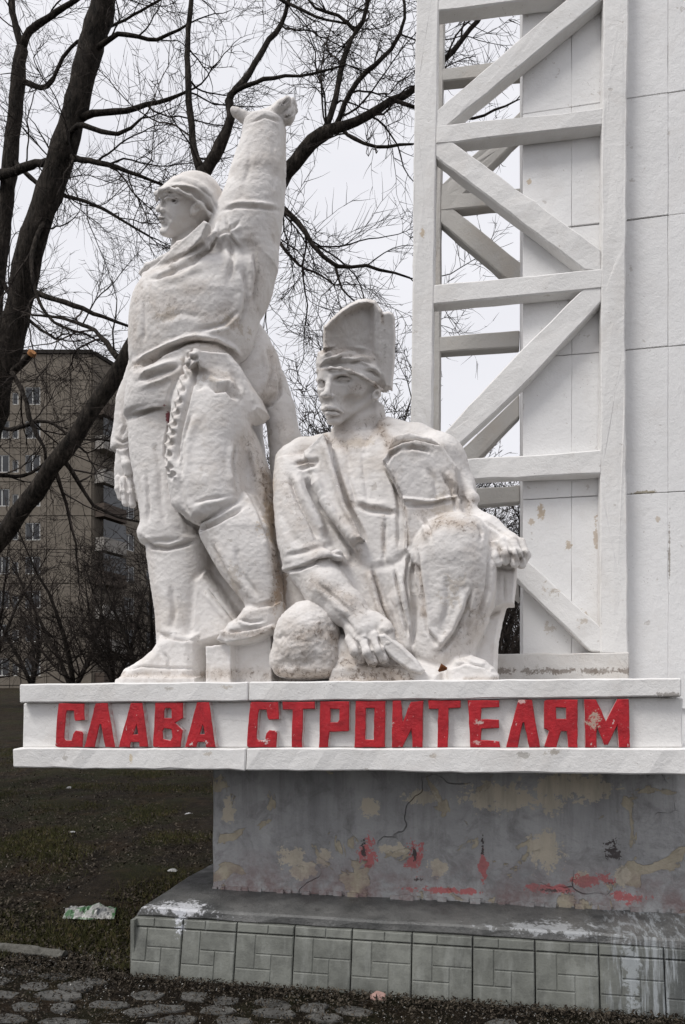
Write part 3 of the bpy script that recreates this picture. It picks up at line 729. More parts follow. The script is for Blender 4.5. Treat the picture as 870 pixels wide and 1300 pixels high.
    def mesh(s, zfloor=None):
        v = s.vox; MAR = .05
        pos = [o for o in s.ops if o[4] == '+']
        lo = np.min([o[1] for o in pos], 0)-3*v; hi = np.max([o[2] for o in pos], 0)+3*v
        n = np.ceil((hi-lo)/v).astype(int)+1
        F = np.full(n, 1.0, np.float32)
        ax = [lo[i]+v*np.arange(n[i]) for i in range(3)]
        for fn, a, b, k, op in s.ops:
            mg = MAR+k
            i0 = np.clip(np.floor((a-mg-lo)/v).astype(int), 0, n); i1 = np.clip(np.ceil((b+mg-lo)/v).astype(int)+1, 0, n)
            if (i1 <= i0).any(): continue
            X = ax[0][i0[0]:i1[0]].reshape(-1,1,1).astype(np.float32); Y = ax[1][i0[1]:i1[1]].reshape(1,-1,1).astype(np.float32); Z = ax[2][i0[2]:i1[2]].reshape(1,1,-1).astype(np.float32)
            S = F[i0[0]:i1[0], i0[1]:i1[1], i0[2]:i1[2]]
            d = fn(X, Y, Z).astype(np.float32)
            if d.shape != S.shape: d = np.broadcast_to(d, S.shape)
            if op == '+':
                h = np.maximum(k-np.abs(S-d), 0)/k; S[...] = np.minimum(S, d)-h*h*k*.25
            else:
                h = np.maximum(k-np.abs(S+d), 0)/k; S[...] = np.maximum(S, -d)+h*h*k*.25
        if zfloor is not None:
            S = (zfloor-ax[2]).reshape(1,1,-1); F = np.maximum(F, S.astype(np.float32))
        neg = F < 0
        c = np.zeros(tuple(n-1), np.int8)
        for a in (0,1):
            for b in (0,1):
                for d in (0,1): c += neg[a:n[0]-1+a, b:n[1]-1+b, d:n[2]-1+d]
        act = (c > 0) & (c < 8); idx = np.argwhere(act)
        num = np.full(tuple(n-1), -1, np.int32); num[act] = np.arange(len(idx))
        cor = [(a,b,d) for a in (0,1) for b in (0,1) for d in (0,1)]
        val = {q: F[idx[:,0]+q[0], idx[:,1]+q[1], idx[:,2]+q[2]] for q in cor}
        acc = np.zeros((len(idx), 3)); cnt = np.zeros(len(idx))
        for q in cor:
            for axx in range(3):
                if q[axx]: continue
                q2 = list(q); q2[axx] = 1; q2 = tuple(q2)
                a, b = val[q], val[q2]; m = (a < 0) != (b < 0)
                t = np.where(m, a/np.where(m, a-b, 1), 0)
                p = np.tile(np.array(q, float), (len(idx), 1)); p[:,axx] += t
                acc += p*m[:,None]; cnt += m
        co = lo+(idx+acc/cnt[:,None])*v
        quads = []
        for axx in range(3):
            o = [i for i in range(3) if i != axx]
            sl0 = [slice(0, n[i]) for i in range(3)]; sl1 = list(sl0)
            sl0[axx] = slice(0, n[axx]-1); sl1[axx] = slice(1, n[axx])
            A, B = neg[tuple(sl0)], neg[tuple(sl1)]
            e = np.argwhere(A != B)
            ok = (e[:,o[0]] > 0) & (e[:,o[1]] > 0) & (e[:,o[0]] < n[o[0]]-1) & (e[:,o[1]] < n[o[1]]-1); e = e[ok]
            inside = A[e[:,0], e[:,1], e[:,2]]
            def cell(d0, d1):
                f = e.copy(); f[:,o[0]] -= d0; f[:,o[1]] -= d1; return num[f[:,0], f[:,1], f[:,2]]
            q = np.stack([cell(1,1), cell(0,1), cell(0,0), cell(1,0)], 1)
            flip = inside if axx != 1 else ~inside
            q = np.where(flip[:,None], q, q[:,::-1]); quads.append(q)
        q = np.concatenate(quads)
        return co, q
def normals(co, q):
    a, b, c, d = (co[q[:,i]] for i in range(4)); fn = np.cross(c-a, d-b)
    n = np.zeros_like(co)
    for i in range(4):
        for k in range(3): n[:,k] += np.bincount(q[:,i], fn[:,k], len(co))
    return n/(np.linalg.norm(n, axis=1)[:,None]+1e-9)
def topx(co):                                   # world -> photograph pixels, to place carved creases
    x, y, z = co[:,0], co[:,1], co[:,2]-EYE
    xr = x*CT+y*ST; yr = -x*ST+y*CT
    return CXP+FPX*xr/yr, HOR-FPX*z/yr
class Carver:
    """pushes the skin in or out along strokes, as a modelling knife would"""
    def __init__(s, co, q):
        s.co = co; s.q = q; s.n = normals(co, q); s.dirt = np.zeros(len(co)); s.re()
    def re(s):
        s.px, s.py = topx(s.co)
        view = s.co-np.array([0,0,EYE]); view /= np.linalg.norm(view, axis=1)[:,None]
        s.face = -(view*s.n).sum(1)
    def dist(s, pts):
        pts = np.array(pts, float)
        lo = pts[:,:2].min(0)-26; hi = pts[:,:2].max(0)+26
        i = np.nonzero((s.px > lo[0]) & (s.px < hi[0]) & (s.py > lo[1]) & (s.py < hi[1]) & (s.face > .02))[0]
        best = np.full(len(i), 1e9); wt = np.ones(len(i))
        for a, b in zip(pts, pts[1:]):
            ex, ey = b[0]-a[0], b[1]-a[1]; wx, wy = s.px[i]-a[0], s.py[i]-a[1]
            t = np.clip((wx*ex+wy*ey)/(ex*ex+ey*ey+1e-9), 0, 1)
            d = np.hypot(wx-ex*t, wy-ey*t)
            u = d < best; best = np.where(u, d, best)
        # taper at the stroke's ends
        e0 = np.hypot(s.px[i]-pts[0,0], s.py[i]-pts[0,1]); e1 = np.hypot(s.px[i]-pts[-1,0], s.py[i]-pts[-1,1])
        L_ = sum(np.hypot(*(b[:2]-a[:2])) for a, b in zip(pts, pts[1:]))
        wt = np.clip(np.minimum(e0, e1)/(min(14, L_*.3)+1e-6), .15, 1)
        return i, best, wt
    def line(s, pts, w, h, D=None, taper=True):     # w in pixels, h in metres (negative carves in)
        i, d, t = s.dist(pts)
        if D: 
            ok = (s.co[i,1] > D[0]) & (s.co[i,1] < D[1]); i, d, t = i[ok], d[ok], t[ok]
        g = np.exp(-(d/w)**2)*(t if taper else 1)*h*np.clip(s.face[i]*3, 0, 1)
        s.co[i] += s.n[i]*g[:,None]
    def fold(s, pts, w=6, h=.02, side=1, D=None):   # a crease with a ridge beside it
        pts = np.array(pts, float); d = np.gradient(pts, axis=0); nn = np.stack([-d[:,1], d[:,0]], 1); nn /= np.linalg.norm(nn, axis=1)[:,None]+1e-9
        s.line(pts, w*.42, -h*1.15, D); s.line(pts+nn*w*1.0*side, w*.75, h*.85, D)
    def stain(s, pts, w, a):
        i, d, t = s.dist(pts); s.dirt[i] = np.minimum(1, s.dirt[i]+a*np.exp(-(d/w)**2))
    def region(s, poly):
        poly = np.array(poly, float); ins = np.zeros(len(s.px), bool); j = len(poly)-1
        for i in range(len(poly)):
            xi, yi = poly[i]; xj, yj = poly[j]
            c = ((yi > s.py) != (yj > s.py)) & (s.px < (xj-xi)*(s.py-yi)/((yj-yi) or 1e-9)+xi); ins ^= c; j = i
        return ins & (s.face > 0)
    def finish(s, name, amp=1.0, parent=None, mat=None, smooth_mask=None, sharp=.85):
        # sharpen the modelling: exaggerate whatever stands out from a smoothed copy
        q = s.q; m0 = len(s.co); A = np.concatenate([q[:,0],q[:,1],q[:,2],q[:,3]]); B = np.concatenate([q[:,1],q[:,2],q[:,3],q[:,0]])
        I = np.concatenate([A, B]); J = np.concatenate([B, A]); cnt = np.bincount(I, minlength=m0)[:,None]+1e-9; S = s.co.copy()
        for it in range(22):
            S = S*.35+.65*np.stack([np.bincount(I, S[J,k], m0) for k in range(3)], 1)/cnt
        dlt = s.co-S; ln = np.linalg.norm(dlt, axis=1)[:,None]; dlt *= np.minimum(1, .010/np.maximum(ln, 1e-9))
        s.co = s.co+dlt*sharp*(1 if smooth_mask is None else np.asarray(smooth_mask)[:,None])
        s.n = normals(s.co, s.q); sm = 1 if smooth_mask is None else smooth_mask
        s.co = s.co+s.n*((vnoise(s.co*6)*.0024+vnoise(s.co*17+5)*.0016+vnoise(s.co*42+9)*.0015+vnoise(s.co*85+2)*.0012)*amp*sm)[:,None]
        s.co -= s.n*((np.clip(vnoise(s.co*55+3)+.1, 0, 1)*.0030+np.clip(vnoise(s.co*110)+.0, 0, 1)*.0022)*s.dirt)[:,None]
        me = bpy.data.meshes.new(name); m = len(s.co); k = len(s.q)
        me.vertices.add(m); me.vertices.foreach_set('co', s.co.astype(np.float32).ravel())
        me.loops.add(k*4); me.loops.foreach_set('vertex_index', s.q.astype(np.int32).ravel())
        me.polygons.add(k); me.polygons.foreach_set('loop_start', np.arange(0, 4*k, 4, dtype=np.int32))
        me.polygons.foreach_set('use_smooth', np.ones(k, bool)); me.update(calc_edges=True)
        at = me.attributes.new('dirt', 'FLOAT', 'POINT'); at.data.foreach_set('value', s.dirt.astype(np.float32))
        return link(name, me, mat or M['statue'], parent)
# ---------------------------------------------------------------- standing builder, arm raised
ZF = 1.690
VOX = .0075 if 'DEVVOX' in globals() else .0062
def standing():
    C = Clay(VOX)
    # trunk under a bloused shirt
    C.loft([(322,222,342,4.42,.06),(332,204,344,4.425,.11),(344,188,342,4.43,.165),(358,180,340,4.44,.215),(374,172,336,4.45,.235),(395,169,332,4.46,.255),(420,167.5,325,4.47,.255),(445,168,318,4.48,.25),(466,172,306,4.49,.235)], n=2.2, cap=.05)
    C.pil([(196,350),(208,332),(222,320),(245,308),(268,291),(284,264),(300,245),(352,262),(348,335),(300,360),(220,360)], 4.43, .115, .10, (0,-.12), k=.06)
    C.el((333,345,4.5), 14, 48, .16, -8, k=.06)
    # raised arm in its sleeve
    C.loft([(157,312,361,4.40,.125),(163,310,362,4.40,.13),(178,308,362,4.40,.135),(200,300.5,362,4.40,.145),(222,293.5,362,4.40,.155),(240,290,361,4.41,.16),(256,286,359.5,4.41,.165),(272,281,357.5,4.42,.175),(300,272,353,4.43,.185),(330,262,343,4.44,.18)], n=2.15, cap=.035, k=.06)
    # hand: palm bent back on the wrist, thumb to the left, four fingers to the right
    C.frame(336, 148, 4.40)
    C.vpil([(310,160),(309,151),(314,145),(321,142),(330,139),(339,136),(346,132.5),(352,127.5),(358,124.5),(366,124),(372,128),(375,137),(373.5,149),(368,158),(356,162)], -.01, .085, .05, k=.012)
    C.vch([(321,152,-.03,7.5),(309,148.5,-.04,6.4),(301,143.5,-.045,4.6),(297,140.5,-.045,3.4)], k=.016)
    C.vel((366,146,-.02), 8, 12, .085, 0, k=.02)
    C.vch([(348,143,-.075,6),(357,134,-.085,5.6),(365,128,-.08,4.6)], k=.010)
    C.vch([(354,146,-.045,6),(364,134,-.045,5.6),(371,129.5,-.035,4.6)], k=.010)
    C.vch([(358,150,.0,6),(368,139,.005,5.4),(373,134,.01,4.4)], k=.010)
    C.vch([(360,154,.05,6),(369,146,.05,5),(374,140,.05,4.2)], k=.010)
    C.vch([(356,134,-.10,1.6),(366,127,-.10,1.4)], k=.006, op='-'); C.vch([(361,141,-.10,1.6),(371,133,-.09,1.4)], k=.006, op='-'); C.vch([(363,149,-.10,1.6),(373,142,-.08,1.4)], k=.006, op='-')
    # neck
    # far arm hanging on the left, and its hand
    C.loft([(430,172,200,4.68,.10),(455,168,200,4.70,.10),(480,161,195,4.71,.105),(505,151.5,190,4.72,.105),(530,148,186,4.72,.10),(555,144.5,181,4.72,.095),(566,143.5,176,4.72,.095),(573,144.5,170,4.72,.085)], cap=.018, k=.02)
    C.loft([(568,150,168,4.71,.055),(580,148.5,169,4.70,.06),(592,147,172,4.70,.062),(606,147,176,4.70,.055),(616,149,178,4.70,.045)], cap=.02, k=.012)
    for (x0,y0,x1,y1,x2,y2,r,dd) in ((150.5,608,151,620,154,631,4.6,-.03),(157.5,610,157.5,624,160,638,4.9,-.04),(165.5,610,166.5,626,168,640,4.9,-.035),(172.5,606,174.5,620,176,633,4.7,-.02)):
        C.chain([(x0,y0,4.69+dd,r+.2),(x1,y1,4.68+dd,r),(x2,y2,4.69+dd,r-.9)], k=.006)
    C.chain([(158,578,4.645,5.2),(161,590,4.62,5.6),(163,601,4.63,4.6)], k=.01)
    # waist, hips, trousers
    C.loft([(425,182,298,4.49,.21),(450,174,300,4.49,.225),(470,170,302,4.49,.235),(490,169,303,4.49,.235),(510,169,303,4.49,.225),(530,168,300,4.49,.20)], k=.03)
    C.loft([(478,170,250,4.48,.22),(500,166,250,4.48,.22),(520,163.5,248,4.49,.215),(531,164,246,4.50,.21)], k=.02, cap=.02)
    # straight leg (his right)
    C.loft([(520,168,250,4.52,.19),(545,168,245,4.52,.19),(572,169,242,4.52,.185),(605,174,244,4.52,.18),(640,180,250,4.52,.175),(664,182,254,4.52,.175),(678,178.5,256,4.52,.175),(687,181,257,4.52,.17),(694,190,256,4.53,.155)], k=.04, cap=.02)
    C.loft([(685,187,264,4.53,.15),(700,188.5,265,4.53,.15),(739,194,263,4.53,.15),(770,198.5,260,4.53,.14),(797,201,257,4.53,.135),(812,202,257,4.53,.135),(835,199,258,4.52,.14),(876,193,259,4.52,.145)], k=.03, cap=.03)
    C.pil([(160,878),(161,856),(165,849),(175,843),(187,835),(198,825),(208,809),(228,802),(256,806),(259,878)], 4.47, .14, .085, (.12,0), k=.02)
    C.pil([(159.5,878),(160.5,862),(166,859),(258,859),(259,878)], 4.47, .146, .02, (.12,0), k=.02)
    # bent leg (his left), foot up on a block
    C.loft([(470,240,302,4.42,.16),(495,230,310,4.38,.19),(520,222,316,4.35,.205),(545,219,315,4.34,.205),(572,217.5,310,4.33,.20),(600,217,308,4.32,.20),(622,218.5,310,4.31,.20),(640,222,312,4.31,.195),(655,236,297,4.30,.185),(668,250,275,4.30,.16)], k=.03, cap=.045)
    C.loft([(628,300,322,4.36,.08),(645,280,330,4.35,.13),(660,264,337,4.33,.155),(676,256,343,4.32,.165),(700,266,350,4.32,.165),(721,278,355,4.32,.16),(745,295,358,4.32,.145),(768,312,359,4.32,.13),(785,316,360,4.32,.12)], k=.012, cap=.03)
    C.pil([(289,806),(290,799),(295,792),(305,784),(314,771),(335,765),(359,764),(360,806),(345,808),(326,815),(297,820),(285,815)], 4.28, .13, .07, (.12,0), k=.015)
    C.pil([(288.5,807),(290,801),(304,803),(330,797),(352,790),(358,800),(346,808),(326,816),(297,820.5),(284,815)], 4.28, .14, .02, (.12,0), k=.008)
    # blocks, drapery and rock that tie the legs together at the back
    C.pil([(271,822),(304,818),(305,878),(271,878)], 4.32, .14, .012, k=.006)
    C.pil([(303,806),(354,800),(355,878),(304,878)], 4.40, .14, .012, k=.006)
    C.pil([(240,560),(300,540),(345,612),(352,700),(356,878),(250,878),(252,720)], 4.74, .16, .08, k=.03)
    C.pil([(255,740),(266,728),(312,790),(314,806),(262,822),(256,860),(250,800)], 4.55, .13, .04, k=.03)
    C.pil([(314,528),(328,560),(344,604),(350,650),(356,700),(362,760),(340,770),(330,690),(305,645),(304,600)], 4.50, .14, .05, (0,0), k=.03)
    C.chain([(300,560,4.52,16),(318,610,4.50,20),(336,690,4.48,16)], k=.05)
    # jacket tail lifted on the right
    C.pil([(262,462),(296,456),(305,466),(315,484),(326,500),(333,517),(327,526),(317,533),(312,520),(309,506),(300,500),(284,494),(268,487),(255,478)], 4.36, .10, .03, (.7,.0), k=.03)
    C.pil([(300,470),(316,486),(333,517),(317,534),(306,520),(300,500)], 4.44, .10, .03, (.3,.0), k=.02)
    # collar: a folded flap laid over the shirt, standing away at its edges
    C.pil([(179,344),(190,335),(204,327),(222,317),(240,309),(258,299),(268,294),(274,298),(264,314),(244,328),(220,340),(200,349),(184,352)], 4.262, .032, .012, (-.34,-.10), k=.008)
    C.chain([(180,346,4.40,2.4),(188,338,4.36,3),(204,330,4.30,3),(220,320,4.27,3),(238,310,4.255,3),(254,301,4.25,2.6),(265,294,4.26,2)], k=.012)
    C.chain([(184,350,4.36,2.4),(200,347,4.285,2.6),(220,338,4.245,2.8),(244,326,4.235,2.8),(262,312,4.235,2.8),(273,297,4.25,2.4),(280,278,4.31,2.2),(284,266,4.35,1.8)], k=.02)
    C.chain([(220,316,4.30,2.5),(228,311,4.29,3.5),(238,306,4.28,3.5),(254,296,4.27,3.5)], k=.008)
    # ---- head, almost in profile
    C.frame(243, 260, 4.36)
    C.vrc((240,322,.02,25),(246,275,.02,20), k=.02)                         # neck
    C.vpil([(220,314),(218,303),(222,292),(246,284),(270,280),(268,300),(256,318)], .03, .105, .085, k=.02)
    C.vel((249,253,.01), 34, 35, .150, 0, k=.02)                            # skull
    C.vpil([(204.5,243),(204.5,250),(203,256),(204.5,262),(204,268),(203.5,273),(205,277.5),(204,283),(205,287),(204.5,291),(206,296),(211,300),(217,300.5),(225,297),(238,289),(248,279),(254,268),(258,252),(256,236),(236,228),(212,232)], -.005, .112, .10, (-.16,.05), k=.02)
    C.vel((226,273,-.075), 13, 17, .045, 12, k=.03)                         # cheek
    C.vpil([(205,251),(202.5,257),(198,264.5),(198.2,268),(201,269.8),(206,270),(210,268),(210,258),(210,251)], -.035, .034, .025, (-.2,0), k=.010)  # nose
    C.vel((207.5,266.8,-.075), 3.6, 3.4, .013, k=.006)
    C.vrc((204,248.5,-.05,3.4),(212,246.5,-.085,3.6), k=.012); C.vrc((212,246.5,-.085,3.6),(229,250,-.118,3.6), k=.012)   # brow
    C.vel((216.5,254,-.118), 9.5, 5.2, .040, -6, k=.008, op='-')              # socket
    C.vel((215.5,254.2,-.084), 5.2, 3.3, .019, k=.002)
    C.vch([(208.5,254,-.088,1.3),(214,250.8,-.104,1.5),(221,251.2,-.110,1.4),(226,254.5,-.108,1.1)], k=.003)
    C.vch([(209.5,256,-.088,1.0),(216,258.2,-.101,1.2),(224,257,-.106,1.0)], k=.003)
    C.vel((208,258,-.08), 3.0, 5.0, .020, k=.008, op='-')
    C.vpil([(201.2,275),(203.5,273),(212,275.6),(214,277.4),(208,278),(202,277.6)], -.045, .042, .014, (-.35,0), k=.010)  # lips
    C.vpil([(202.6,279),(208,278.8),(213,278.6),(211,281.6),(205,283),(202.8,281.5)], -.045, .040, .014, (-.35,0), k=.010)
    C.vel((208,286,-.088), 5.0, 2.2, .016, -5, k=.008, op='-')
    C.vel((211,294,-.055), 7.5, 6.5, .048, k=.02)                           # chin
    C.vrc((216,296,-.055,4.5),(246,279,-.085,5), k=.025)                    # jaw
    C.vrc((216,278,-.112,1.2),(211,271,-.100,1.2), k=.012, op='-')
    C.vpil([(241,268),(243,262),(250,257),(259,258),(260,263),(254,268),(247,273),(242,273)], -.140, .026, .012, k=.006)  # ear
    C.vel((250,264.5,-.168), 5.0, 3.2, .014, 20, k=.004, op='-')
    C.vrc((243,275,-.070,6),(258,300,-.035,8), k=.03)
    # soft miner's cap: dome, brim rolled round the forehead
    C.vpil([(199,253),(198,247),(202,240.5),(210,232),(220,224),(232,220),(246,219.5),(260,223),(272,231),(281,244),(285.5,258),(283,268),(276,282),(266,272),(254,258),(242,249.5),(226,241.5),(212,240.5),(205,244)], .012, .178, .15, (.05,0), k=.008)
    C.vpil([(205,245),(212,239.5),(226,241),(242,248.5),(254,257.5),(266,271),(273.5,281.5),(278,270),(279,256),(273,242),(261,231),(246,227),(232,228),(220,232),(210,238)], .012, .176, .05, (.06,0), k=.02)
    C.vch([(199.5,253,.02,2.0),(199,246,-.03,2.2),(204,241,-.08,1.5),(213,239.5,-.115,1.5),(226,241.5,-.146,1.5),(242,249,-.164,1.5),(254,258.5,-.168,1.5),(266,272,-.156,1.5),(275,283,-.130,1.5)], k=.018)
    # dressing of folds
    co, q = C.mesh(ZF)
    K = Carver(co, q); l, f = K.line, K.fold
    l([(172,466),(190,456),(215,443),(236,435),(250,433),(275,436),(294,446),(305,462)], 3.2, -.048, (4.1,4.7))
    l([(172,460),(190,450),(215,437),(236,429),(250,427),(275,431),(296,441),(308,456)], 3.5, .014, (4.1,4.7))
    l([(173,484),(195,475),(216,469),(228,464)], 2.6, -.020); l([(174,478),(196,469),(216,462),(228,458)], 4, .020); l([(172,470),(200,457),(216,452)], 2.5, -.010)
    l([(178,492),(205,483),(226,474)], 3, .012)
    l([(165,531),(178,525),(195,520),(212,519)], 3.0, -.030); l([(165,526),(178,520),(195,516),(214,515)], 3, .009)
    l([(214,519),(216,500),(224,482),(236,466)], 3, -.012)
    # jacket tail edge
    l([(262,484),(275,495),(288,494),(296,502),(306,508)], 3.2, -.030, (4.0,4.45)); l([(262,477),(276,487),(290,486),(304,498)], 4, .018, (4.0,4.45))
    l([(240,470),(252,492),(262,486)], 3, -.012); l([(290,468),(300,480),(308,500)], 3, -.010)
    # rope of knotted straps
    rope = [(243,448),(242,462),(236,480),(232,500),(227,520),(222,540),(220,556),(216,575),(217,596),(220,606)]
    l(rope, 7.5, .020, (3.9,4.5)); l([(250,450),(249,470),(243,492),(236,520),(230,545),(226,566),(225,590)], 2.2, -.024, (3.9,4.5)); l([(235,450),(233,470),(228,492),(220,520),(214,545),(210,566),(210,590)], 2.0, -.018, (3.9,4.5))
    for i in range(26):
        t = i/25*(len(rope)-1); j = min(int(t), len(rope)-2); u = t-j
        x = rope[j][0]*(1-u)+rope[j+1][0]*u; y = rope[j][1]*(1-u)+rope[j+1][1]*u; s = 1 if i % 2 else -1
        l([(x-2.6*s,y-1),(x-.6*s,y+1.2)], 1.9, -.011, (3.9,4.5), False); l([(x+2.4*s,y),(x+1*s,y+1.5)], 2.4, .009, (3.9,4.5), False)
    l([(238,448),(250,450),(252,458),(240,460)], 3.5, .016); l([(241,455),(247,456)], 2, -.025)
    # trousers
    l([(226,648),(238,660),(254,673),(275,664),(297,652),(311,643)], 2.2, -.022, (4.0,4.5)); l([(224,643),(240,655),(256,667),(280,657),(308,638)], 3, .008, (4.0,4.5))
    f([(244,640),(262,634),(290,630)], 5, .008); f([(300,560),(296,590),(302,620)], 5, .010); f([(245,520),(232,560),(230,610)], 7, .008, -1)
    f([(196,560),(204,600),(204,640),(212,670)], 9, .006); f([(186,600),(190,640),(188,665)], 5, .008); l([(226,600),(232,640),(244,676)], 5, -.016)
    l([(180,682),(194,695),(212,697),(234,692),(250,686)], 2.4, -.026, (4.2,4.7)); l([(180,677),(196,689),(216,691),(240,683)], 3, .008, (4.2,4.7))
    # boots
    l([(201,803),(212,809),(230,812),(248,813)], 2.2, -.020, (4.2,4.7)); l([(203,797),(215,802),(240,806)], 4, .010, (4.2,4.7))
    f([(206,826),(214,838),(216,850)], 4, .008); f([(216,740),(222,775),(218,800)], 8, .009); l([(150,852),(180,846),(215,848),(256,848)], 1.6, -.010, (4.1,4.6))
    l([(316,768),(326,770),(340,766),(354,768)], 2.4, -.018, (4.0,4.45)); f([(300,786),(318,790),(336,788)], 4, .010); l([(284,803),(300,802),(330,796),(352,788)], 1.8, -.016, (4.0,4.45))
    f([(268,690),(286,724),(304,752)], 6, .012, -1); f([(298,690),(308,730),(330,760)], 8, .008)
    # shirt: cloth pulled up toward the raised arm
    f([(196,352),(226,346),(258,328)], 7, .010); f([(300,420),(310,395),(314,370),(308,340)], 8, .016, -1); f([(290,300),(296,330),(290,360)], 7, .010); f([(322,320),(326,350),(320,390)], 6, .012)
    f([(270,300),(292,292),(306,280)], 5, .010); f([(200,410),(230,398),(262,404)], 9, .003); f([(250,420),(284,412),(306,392)], 7, .011); f([(182,380),(184,410),(182,440)], 6, .007)
    f([(286,276),(292,300),(306,318)], 4, .010, -1)
    l([(280,268),(300,262),(330,263),(356,268)], 2.2, -.010); l([(282,262),(306,257),(334,258),(357,262)], 3, .006)
    f([(316,180),(318,210),(308,240)], 7, .003); f([(346,176),(350,220),(344,250)], 7, .003, -1); l([(314,158),(336,148),(360,156)], 1.6, -.008)
    # sleeve end and fold of the hanging arm
    l([(145,556),(156,562),(168,556),(176,552)], 2.0, -.014, (4.5,4.9)); l([(144,568),(156,575),(168,566)], 2.4, .012, (4.5,4.9)); f([(156,520),(160,540),(154,556)], 4, .008)
    for x0, y0, x1, y1 in ((154,610,156,632),(161.5,612,163.5,636),(169,610,172,634)): l([(x0,y0),(x1,y1)], 1.2, -.010, (4.5,4.9))
    # cap seams
    l([(212,234),(230,229),(250,236),(268,250),(278,270)], 1.6, -.007); l([(214,230),(232,225),(252,231),(272,247)], 2.4, .005)
    # collar groove
    l([(190,344),(206,337),(226,328),(246,317),(262,304)], 3.0, -.010, (3.9,4.5)); l([(186,355),(202,352),(222,343),(246,331),(266,316),(278,300)], 2.4, -.012, (3.9,4.5))
    # fabric behind
    f([(262,745),(284,772),(302,792)], 6, .014); f([(320,560),(334,600),(344,640)], 6, .012); f([(312,620),(328,650),(346,700)], 5, .014)
    # weather stains where water runs
    K.stain([(336,600),(346,650),(350,700),(352,745),(348,765)], 6, .95); K.stain([(316,560),(330,600),(342,640)], 12, .55); K.stain([(350,700),(350,752)], 2.5, 1)
    K.stain([(206,402),(222,388),(244,392)], 11, .42); K.stain([(262,404),(288,392),(300,410)], 10, .42); K.stain([(240,372),(256,366)], 8, .3); K.stain([(190,380),(200,400)], 12, .35); K.stain([(262,470),(290,480),(300,500)], 8, .35)
    K.stain([(176,360),(172,400),(172,440)], 8, .3); K.stain([(320,300),(330,340),(322,390)], 10, .32); K.stain([(168,465),(200,485),(240,470)], 9, .3); K.stain([(300,560),(302,620)], 8, .3); K.stain([(190,700),(194,760),(200,800)], 7, .22); K.stain([(330,170),(320,220),(300,260)], 12, .18); K.stain([(150,857),(200,857),(256,857)], 5, .6); K.stain([(262,855),(350,857)], 8, .6); K.stain([(285,805),(320,806),(352,795)], 5, .65); K.stain([(300,785),(345,770)], 8, .35)
    K.stain([(272,690),(290,730),(306,760)], 7, .3); K.stain([(172,463),(215,443),(250,432),(300,450)], 3, .4); K.stain([(215,600),(220,560),(236,480)], 4, .18); K.stain([(186,348),(226,326),(262,308)], 4, .3)
    hd = np.minimum(1-.85*np.clip(1-np.hypot((K.px-240)/54, (K.py-256)/50), 0, 1)**.5, 1-.7*np.clip(1-np.hypot((K.px-366)/22, (K.py-140)/26), 0, 1)**.5)
    return K, hd
st = thing('standing_builder_statue', tuple(P(250, 861, 4.5)), 'tall white plaster statue of a standing worker in a cap raising one arm', 'statue')
K, hd = standing()
K.finish('body', 1.0, st, smooth_mask=hd)
